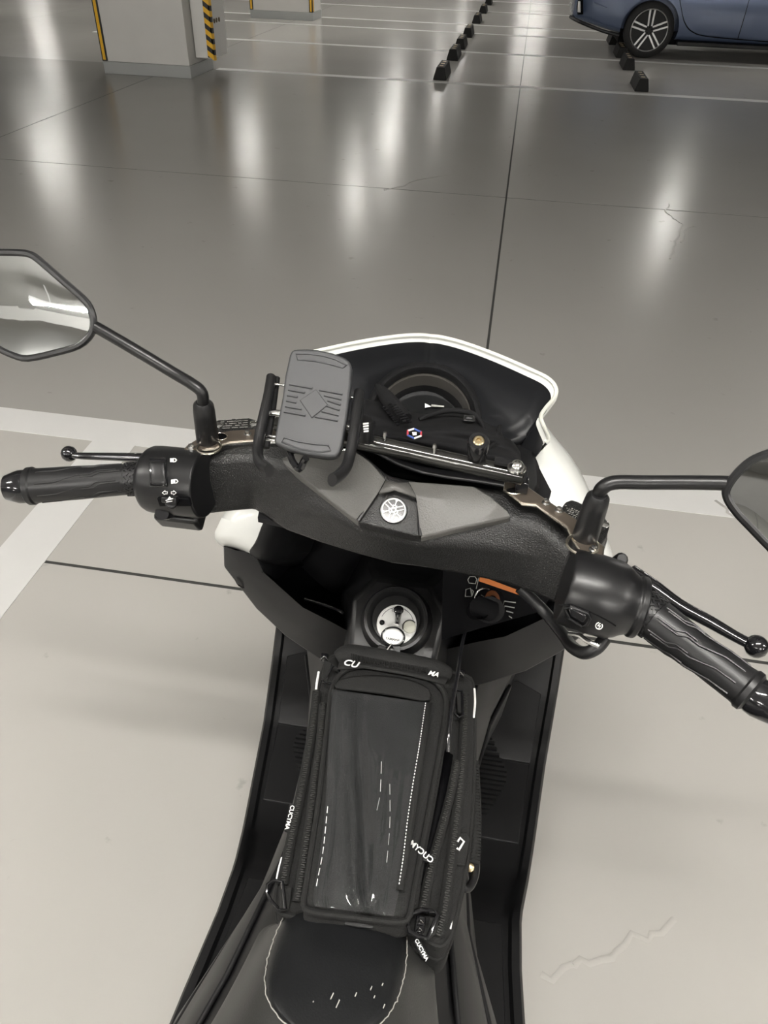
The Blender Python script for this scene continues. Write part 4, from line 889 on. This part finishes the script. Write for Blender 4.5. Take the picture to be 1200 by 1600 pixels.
O('cuff_fold', *g_tube([P(655, 655, .996), P(695, 642, 1.0), P(735, 645, 1.0), P(752, 660, .998), P(757, 674, .994)], [.002, .003, .003, .0025, .0015], 10, sm=4), 'cloth', gv)
O('cuff_fold', *g_tube([P(781, 666, .990), P(774, 690, .994), P(764, 702, .996), P(757, 714, .994)], .0022, 8, sm=4), 'cloth', gv)
O('cuff_fold', *g_tube([P(768, 697, .992), P(780, 693, .99), P(793, 697, .984), P(800, 714, .984)], .0028, 8, sm=4), 'cloth', gv)
bk = P(733, 654, 1.003)
O('buckle', *merge(g_box(bk, (1, .1, 0), (-.1, 1, 0), (0, -.3, 1), .0062, .0058, .0012), g_box(bk + V((0, 0, .0015)), (1, .1, 0), (-.1, 1, 0), (0, -.3, 1), .0035, .002, .0012)), 'gloss', gv, bev=.0008)
hexp = [(637, 673), (647, 670), (658, 675), (658, 681), (647, 685), (637, 680)]
zt = 1.009
for k, mm in enumerate(('ink', 'blue', 'red', 'ink', 'blue', 'red')):
    O('badge_stroke', *g_tube([P(*hexp[k], zt), P(*hexp[(k + 1) % 6], zt)], .0010, 6), mm, gv)
O('badge_centre', *g_slab([P(644, 675, zt), P(651, 675, zt), P(651, 679.5, zt), P(645, 680, zt)], (0, -.4, .9), .0006), 'ink', gv)

# ================================================================== ignition key with ring
ke = thing('ignition_key', dk, 'black headed ignition key with steel ring turned in the silver lock plate', 'key')
k0 = PL(621, 974, dk, kn); kt = PL(623, 953, dk + kn * .030, kn)
O('key_bow', *g_tube([k0 + kn * .002, k0.lerp(kt, .55), kt], [.0045, .0052, .0062], 10, flat=.75), 'gloss', ke, bev=.001)
O('bow_cap', *g_ball(kt, .0062, 10, (1, 1, .7)), 'gloss', ke)
O('key_blade', *g_box(k0 + kn * .004 - kx * .001 - ky * .003, kn, kx, ky, .006, .0035, .001), 'chrome', ke)
rc = PL(614, 995, dk + kn * .012, kn); rx_ = 18 * mpp(rc)
rpl = [rc + kn * .001 * math.sin(a * 2) + kx * math.cos(a) * rx_ + ky * math.sin(a) * rx_ * .82 for a in [2 * math.pi * k / 32 for k in range(32)]]
O('key_ring', *g_tube(rpl, .0011, 8, closed=True), 'gloss', ke)
O('key_tag', *g_slab([rc + kx * math.cos(a) * rx_ * .82 + ky * (math.sin(a) * rx_ * .66) for a in [2 * math.pi * k / 24 for k in range(24)]], kn, .0012), 'silver', ke)
txt('tag_text', 'YAMAHA', rc - ky * .003 + kn * .0003, kx, ky, .0042, 'pad', ke)
O('fob', *g_slab([PL(592, 1007, dk + kn * .012, kn), PL(605, 1011, dk + kn * .012, kn), PL(600, 1026, dk + kn * .012, kn), PL(585, 1022, dk + kn * .012, kn)], kn, .004), 'gloss', ke, bev=.001)
O('hook', *g_tube([PL(612, 1006, dk + kn * .014, kn), PL(606, 1014, dk + kn * .014, kn), PL(601, 1022, dk + kn * .014, kn)], .0012, 8), 'chrome', ke)
O('small_tag', *g_slab([PL(614, 1010, dk + kn * .013, kn), PL(625, 1010, dk + kn * .013, kn), PL(625, 1024, dk + kn * .013, kn), PL(622, 1026, dk + kn * .013, kn)], kn, .0012), 'pad', ke)

# ================================================================== charger plug and cable
ca = thing('charger_cable', so + V((0, -.02, 0)), 'black charging plug with thin cable running from the right pocket into the bag', 'cable')
pd = P(738, 957, .765)
O('plug', *g_tube([so + V((0, -.018, .006)), kp(750, 950, .03), pd], [.0135, .0125, .0085], 18), 'void', ca)
O('plug_ring', *g_tube([kp(757 + 15 * math.cos(a), 936 - 17 * math.sin(a), .0235) for a in [math.radians(d) for d in range(60, 200, 14)]], .0008, 6), 'chrome', ca)
O('cord', *g_tube([pd, P(732, 972, .755), P(725, 995, .757), P(720, 1018, .762), P(716, 1048, .768), P(711, 1075, .768), P(706, 1105, .766), P(702, 1140, .762), P(700, 1175, .752)], .0022, 10, sm=5), 'gloss', ca)

# ================================================================== tank bag
bg = thing('tank_bag', P(575, 1260, .612), 'black fabric tank bag with clear phone window strapped ahead of the seat', 'bag')
def zb(py, k=0): return .722 - (py - 1020) * .00005 + k
def Bp(px, py, k=0): return P(px, py, zb(py, k))
o1 = [(506, 1040), (512, 1026), (528, 1018), (560, 1018), (600, 1025), (640, 1031), (680, 1040), (705, 1046), (730, 1052), (739, 1062), (741, 1090), (742, 1150), (741, 1210), (738, 1270), (732, 1330), (722, 1390), (710, 1440), (700, 1465), (688, 1474), (672, 1468), (640, 1452), (600, 1442), (560, 1438), (500, 1432), (450, 1426), (434, 1418), (430, 1400), (436, 1370), (450, 1310), (464, 1245), (478, 1180), (490, 1110)]
op = spline([Bp(x, y) for x, y in o1 + o1[:1]], 2)[:-1]
O('main_compartment', *g_cushion(op, .004, .066, flare=1.01), 'fabric', bg, ang=60)
O('base_seam', *g_tube([p - V((0, 0, .006)) for p in op], .0026, 8, closed=True), 'web', bg)
O('base_seam', *g_tube([p - V((0, 0, .035)) for p in op], .0026, 8, closed=True), 'web', bg)
# upper pocket with piping
o2_ = [(512, 1130), (517, 1085), (525, 1062), (541, 1047), (562, 1041), (600, 1042), (640, 1048), (670, 1059), (690, 1076), (697, 1097), (694, 1130), (684, 1190), (672, 1255), (660, 1320), (648, 1385), (640, 1430), (628, 1440), (600, 1439), (560, 1434), (510, 1428), (482, 1423), (474, 1412), (478, 1385), (488, 1320), (499, 1245), (506, 1180)]
o2p = spline([Bp(x, y, .024) for x, y in o2_ + o2_[:1]], 2)[:-1]
up_ = O('phone_pocket', *g_cushion(o2p, .007, .026, flare=1.02), 'fabric', bg, ang=60)
O('piping', *g_tube(o2p, .0028, 8, closed=True), 'web', up_)
O('pocket_band', *g_loft([[Bp(x, y, .0335) for x, y in ((522, 1066), (545, 1054), (600, 1052), (645, 1060), (675, 1074))], [Bp(x, y, .0335) for x, y in ((519, 1077), (545, 1079), (600, 1087), (645, 1094), (680, 1101))]]), 'web', up_, solid=.0015, sub=1)
# clear window, creased
Lw = spline([V((519, 1077, 0)), V((514, 1150, 0)), V((510, 1230, 0)), V((503, 1310, 0)), V((490, 1395, 0)), V((492, 1416, 0))], 5)
Rw = spline([V((669, 1098, 0)), V((660, 1160, 0)), V((649, 1230, 0)), V((638, 1310, 0)), V((624, 1390, 0)), V((615, 1432, 0))], 5)
rows = []
for j, (a, b) in enumerate(zip(Lw, Rw)):
    v = j / (len(Lw) - 1); row = []
    for i in range(29):
        u = i / 28; q = a.lerp(b, u)
        cr_ = .0
        for c0, c1, am, wd in ((.18, .62, .0065, .040), (.30, .78, -.0045, .05), (.62, .70, .0030, .03), (.80, .82, .0028, .03), (.05, .10, .005, .05)):
            cu_ = c0 + (c1 - c0) * v ** 1.6; cr_ += am * (0.35 + v) * math.exp(-((u - cu_) / wd) ** 2)
        cr_ += .0008 * math.sin(9 * v + 5 * u) + .0006 * math.sin(23 * v - 8 * u)
        row.append(P(q.x, q.y, zb(q.y, .0345) + cr_ + .002 * math.sin(math.pi * u)))
    rows.append(row)
O('clear_window', *g_loft(rows), 'vinyl', up_, ang=180, fix=True)
def dashes(pix, k, name, m, r=.0007, on=.004, gap=.003, par=bg):
    pts = spline([Bp(x, y, k) for x, y in pix], 70); gs = []; acc = 0; cur = [pts[0]]; draw = True
    for p, q in zip(pts, pts[1:]):
        acc += (q - p).length; cur.append(q)
        if acc > (on if draw else gap):
            if draw: gs.append(g_tube([cur[0], cur[-1]], r, 5))
            cur = [q]; acc = 0; draw = not draw
    return O(name, *merge(*gs), m, par)
dashes([(665, 1098), (656, 1160), (646, 1220), (637, 1280), (630, 1340), (623, 1385)], .0375, 'window_stitching', 'ink', .0005, .0013, .0012, up_)
dashes([(512, 1260), (508, 1300), (504, 1335), (497, 1370), (493, 1392)], .0375, 'window_stitching', 'ink', .0004, .006, .003, up_)
dashes([(596, 1190), (594, 1240), (588, 1270)], .037, 'window_scratch', 'ink', .00025, .012, .006, up_)
dashes([(609, 1225), (609, 1290), (604, 1350)], .037, 'window_scratch', 'ink', .0002, .01, .005, up_)
O('window_hem', *g_loft([[Bp(x + d, y, .0365) for x, y in ((668, 1098), (658, 1160), (648, 1225), (637, 1300), (622, 1390))] for d in (-3, 8)]), 'web', up_, solid=.001)
# zips
def zipper(pix, k, w_=.0042, name='zip'):
    pts = spline([Bp(x, y, k) for x, y in pix], 10); a, b = [], []; gs = []; acc = 0
    for i, p in enumerate(pts):
        d = (pts[min(i + 1, len(pts) - 1)] - pts[max(i - 1, 0)]).normalized(); n = d.cross(V((0, 0, 1))).normalized(); a.append(p + n * w_ * 1.3); b.append(p - n * w_ * 1.3)
    tape = O('zip_tape', *g_loft([a, b]), 'web', bg, solid=.0015)
    tot = 0; step = .0021; i = 0; nxt = 0; sgn = 1
    for p, q in zip(pts, pts[1:]):
        l = (q - p).length; d = (q - p).normalized(); n = d.cross(V((0, 0, 1))).normalized()
        while nxt < tot + l:
            c = p + d * (nxt - tot) + V((0, 0, .0014)); gs.append(g_box(c + n * .0006 * sgn, n, d, (0, 0, 1), .0017, .0006, .0008)); nxt += step; sgn = -sgn
        tot += l
    O('zip_teeth', *merge(*gs), 'zip', tape)['kind'] = 'stuff'
zipper([(495, 1080), (489, 1132), (477, 1201), (466, 1258), (454, 1315), (442, 1382)], .0045, .0036)
zipper([(505, 1100), (499, 1170), (492, 1215), (486, 1265), (475, 1345), (465, 1408)], .0085, .0034)
zipper([(692, 1150), (683, 1205), (672, 1265), (660, 1325), (650, 1385), (645, 1425)], .013, .0032)
zipper([(714, 1190), (704, 1240), (690, 1295), (676, 1345), (667, 1385), (660, 1425)], .007, .0034)
zipper([(726, 1085), (726, 1140), (720, 1220), (711, 1300), (702, 1370), (695, 1420), (684, 1462)], .0050)
O('open_gusset', *g_loft([[Bp(x, y, .006) for x, y in ((692, 1170), (682, 1235), (668, 1300), (662, 1320), (655, 1380))], [Bp(x, y, .006) for x, y in ((708, 1180), (698, 1235), (684, 1300), (670, 1345), (660, 1385))]]), 'void', bg, solid=.001)
# D rings with webbing loops
def dring(pix, k, loop, name='d_ring', r=.0017):
    rg = O(name, *g_tube([Bp(x, y, k + e) for x, y, e in pix], r, 8, closed=True, sm=1), 'gloss', bg)
    O('webbing_loop', *g_slab([Bp(x, y, k + .002) for x, y in loop], (0, -.2, 1), .004), 'web', rg, bev=.001)
dring([(505, 1066, 0), (520, 1040, .004), (528, 1044, .006), (531, 1052, .007), (528, 1061, .006), (518, 1069, .003)], .012, [(501, 1060), (507, 1030), (519, 1036), (511, 1066)])
dring([(709, 1078, .004), (711, 1115, .004), (716, 1121, .003), (723, 1118, .002), (722, 1080, .002)], .012, [(713, 1080), (724, 1082), (723, 1114), (715, 1113)])
dring([(441, 1378, .004), (428, 1375, .002), (418, 1382, 0), (417, 1395, -.002), (424, 1408, -.002), (436, 1421, 0), (446, 1420, .003)], .006, [(436, 1389), (457, 1385), (452, 1420), (436, 1424)])
dring([(684, 1430, .002), (676, 1424, .005), (660, 1421, .007), (645, 1426, .008), (636, 1440, .007), (640, 1455, .006), (652, 1462, .005), (668, 1466, .003)], .008, [(671, 1432), (686, 1434), (682, 1460), (668, 1466)], r=.0021)
# front roll with lettering, side tags, pulls
fr = O('front_roll', *g_tube([Bp(528, 1030, .012), Bp(545, 1023, .016), Bp(590, 1030, .017), Bp(640, 1039, .017), Bp(680, 1047, .016), Bp(702, 1054, .010)], [.009, .0125, .013, .013, .0125, .008], 14, sm=4, flat=.9), 'web', bg)
rib = []
for k in range(46):
    x = 550 + k * 2.6; rib.append(g_tube([Bp(x, 1023 + (x - 550) * .18 - 6, .024), Bp(x - 1, 1023 + (x - 550) * .18 + 4, .0275), Bp(x - 2, 1023 + (x - 550) * .18 + 13, .0255)], .0005, 4))
O('ribbing', *merge(*rib), 'web', fr)['kind'] = 'stuff'
XD = V((1, -.04, 0))
tl = O('logo_tape', *g_loft([[Bp(x, y, .0295) for x, y in ((530, 1034), (570, 1037), (640, 1049), (700, 1060))], [Bp(x, y - 0, .0285) for x, y in ((527, 1046), (568, 1044), (640, 1056), (695, 1070))]]), 'web', bg, solid=.001)
txt('tape_lettering', 'CU', Bp(548, 1037, .0325), V((1, -.12, 0)), V((.12, 1, 0)), .012, 'ink', tl, shear=.2)
txt('tape_lettering', 'MA', Bp(677, 1053, .0325), V((1, -.12, 0)), V((.12, 1, .2)), .008, 'ink', tl, shear=.3)
tg = O('side_tag', *g_slab([Bp(x, y, .004) for x, y in ((444, 1298), (452, 1256), (461, 1256), (455, 1300))], (0, 0, 1), .003), 'web', bg, bev=.0008)
txt('tag_lettering', 'CUCYMA', Bp(452.5, 1277, .0056), Bp(449, 1293, 0) - Bp(457, 1261, 0), V((1, .1, 0)), .0058, 'ink', tg)
pu = O('zip_pull', *g_slab([Bp(x, y, .024) for x, y in ((626, 1312), (636, 1302), (648, 1308), (672, 1338), (668, 1346), (660, 1344))], (0, 0, 1), .004), 'rubber', bg, bev=.0012)
txt('pull_lettering', 'CUCYMA', Bp(655, 1328, .0265), Bp(643, 1318, 0) - Bp(668, 1340, 0), Bp(660, 1318, 0) - Bp(650, 1335, 0), .0075, 'ink', pu)
O('zip_slider', *g_box(Bp(641, 1298, .022), (0, 1, 0), (1, 0, 0), (0, 0, 1), .006, .004, .003), 'gloss', bg, bev=.001)
pu2 = O('zip_pull', *g_slab([Bp(x, y, .0) for x, y in ((646, 1470), (656, 1466), (671, 1494), (660, 1498))], (0, 0, 1), .003), 'rubber', bg, bev=.001)
txt('pull_lettering', 'CUCYMA', Bp(658.5, 1484, .0020), Bp(664, 1494, 0) - Bp(653, 1473, 0), Bp(664, 1482, 0) - Bp(653, 1487, 0), .0045, 'ink', pu2)
for x, y in ((657, 1440), (655, 1452), (719, 1052), (507, 1027)):
    O('zip_slider', *g_box(Bp(x, y, .008 if y > 1100 else .014), (0, 1, 0), (1, 0, 0), (0, 0, 1), .004, .0045, .003), 'gloss', bg, bev=.0012)
    O('slider_wire', *g_tube([Bp(x - 5, y + 3, .012 if y > 1100 else .018), Bp(x, y - 2, .016 if y > 1100 else .022), Bp(x + 5, y + 4, .012 if y > 1100 else .018)], .0007, 6, sm=3), 'chrome', bg)
tb = O('rear_tab', *g_tube([Bp(541, 1437, .012), Bp(560, 1441, .013), Bp(582, 1443, .011)], .0045, 10, flat=.7), 'rubber', bg)
O('tab_webbing', *g_slab([Bp(x, y, .018) for x, y in ((545, 1424), (580, 1430), (580, 1440), (543, 1436))], (0, 0, 1), .003), 'web', bg, bev=.001)
for pix, k in (([(498, 1050), (495, 1068), (493, 1088)], -.004), ([(441, 1340), (436, 1358), (433, 1374)], -.006), ([(741, 1076), (742, 1098), (740, 1122)], -.004), ([(713, 1385), (712, 1410), (705, 1440), (703, 1452)], -.004)):
    O('reflective_piping', *g_tube([Bp(x, y, k) for x, y in pix], .0014, 8, sm=4), 'reflect', bg)
# right side strap, badge patch and ring
pa = O('badge_patch', *g_slab([Bp(x, y, .005) for x, y in ((716, 1300), (730, 1300), (736, 1310), (727, 1352), (713, 1350))], (.4, 0, 1), .005), 'web', bg, bev=.001)
O('patch_mark', *g_tube([Bp(715, 1315, .0065), Bp(719, 1309, .0065), Bp(725, 1315, .0065), Bp(717, 1328, .0065), Bp(714, 1325, .0065)], .0011, 6), 'ink', pa)
st_ = O('side_strap', *g_tube([Bp(739, 1190, -.012), Bp(742, 1250, -.014), Bp(742, 1310, -.016), Bp(738, 1350, -.018)], .0065, 10, sm=4, flat=.7), 'web', bg)
sr_ = []
for k in range(30):
    p = Bp(739 + 3.5 * math.sin(k / 30 * 2.4), 1196 + 5 * k, -.0085 - .0002 * k); sr_.append(g_box(p, (1, 0, 0), (0, 1, 0), (0, 0, 1), .0055, .0012, .0012))
O('strap_rib', *merge(*sr_), 'web', st_)['kind'] = 'stuff'
O('strap_hook', *g_tube([Bp(735, 1335, -.02), Bp(743, 1345, -.022), Bp(742, 1368, -.022), Bp(733, 1387, -.02), Bp(723, 1385, -.016), Bp(722, 1370, -.014)], .004, 10, sm=4), 'black', bg)
O('strap_rivet', *g_lathe(Bp(735, 1356, -.022), Bp(734, 1355, -.014), [(0, .0042), (.9, .0042), (1, .003), (1, .0004)], 16), 'brass', bg)
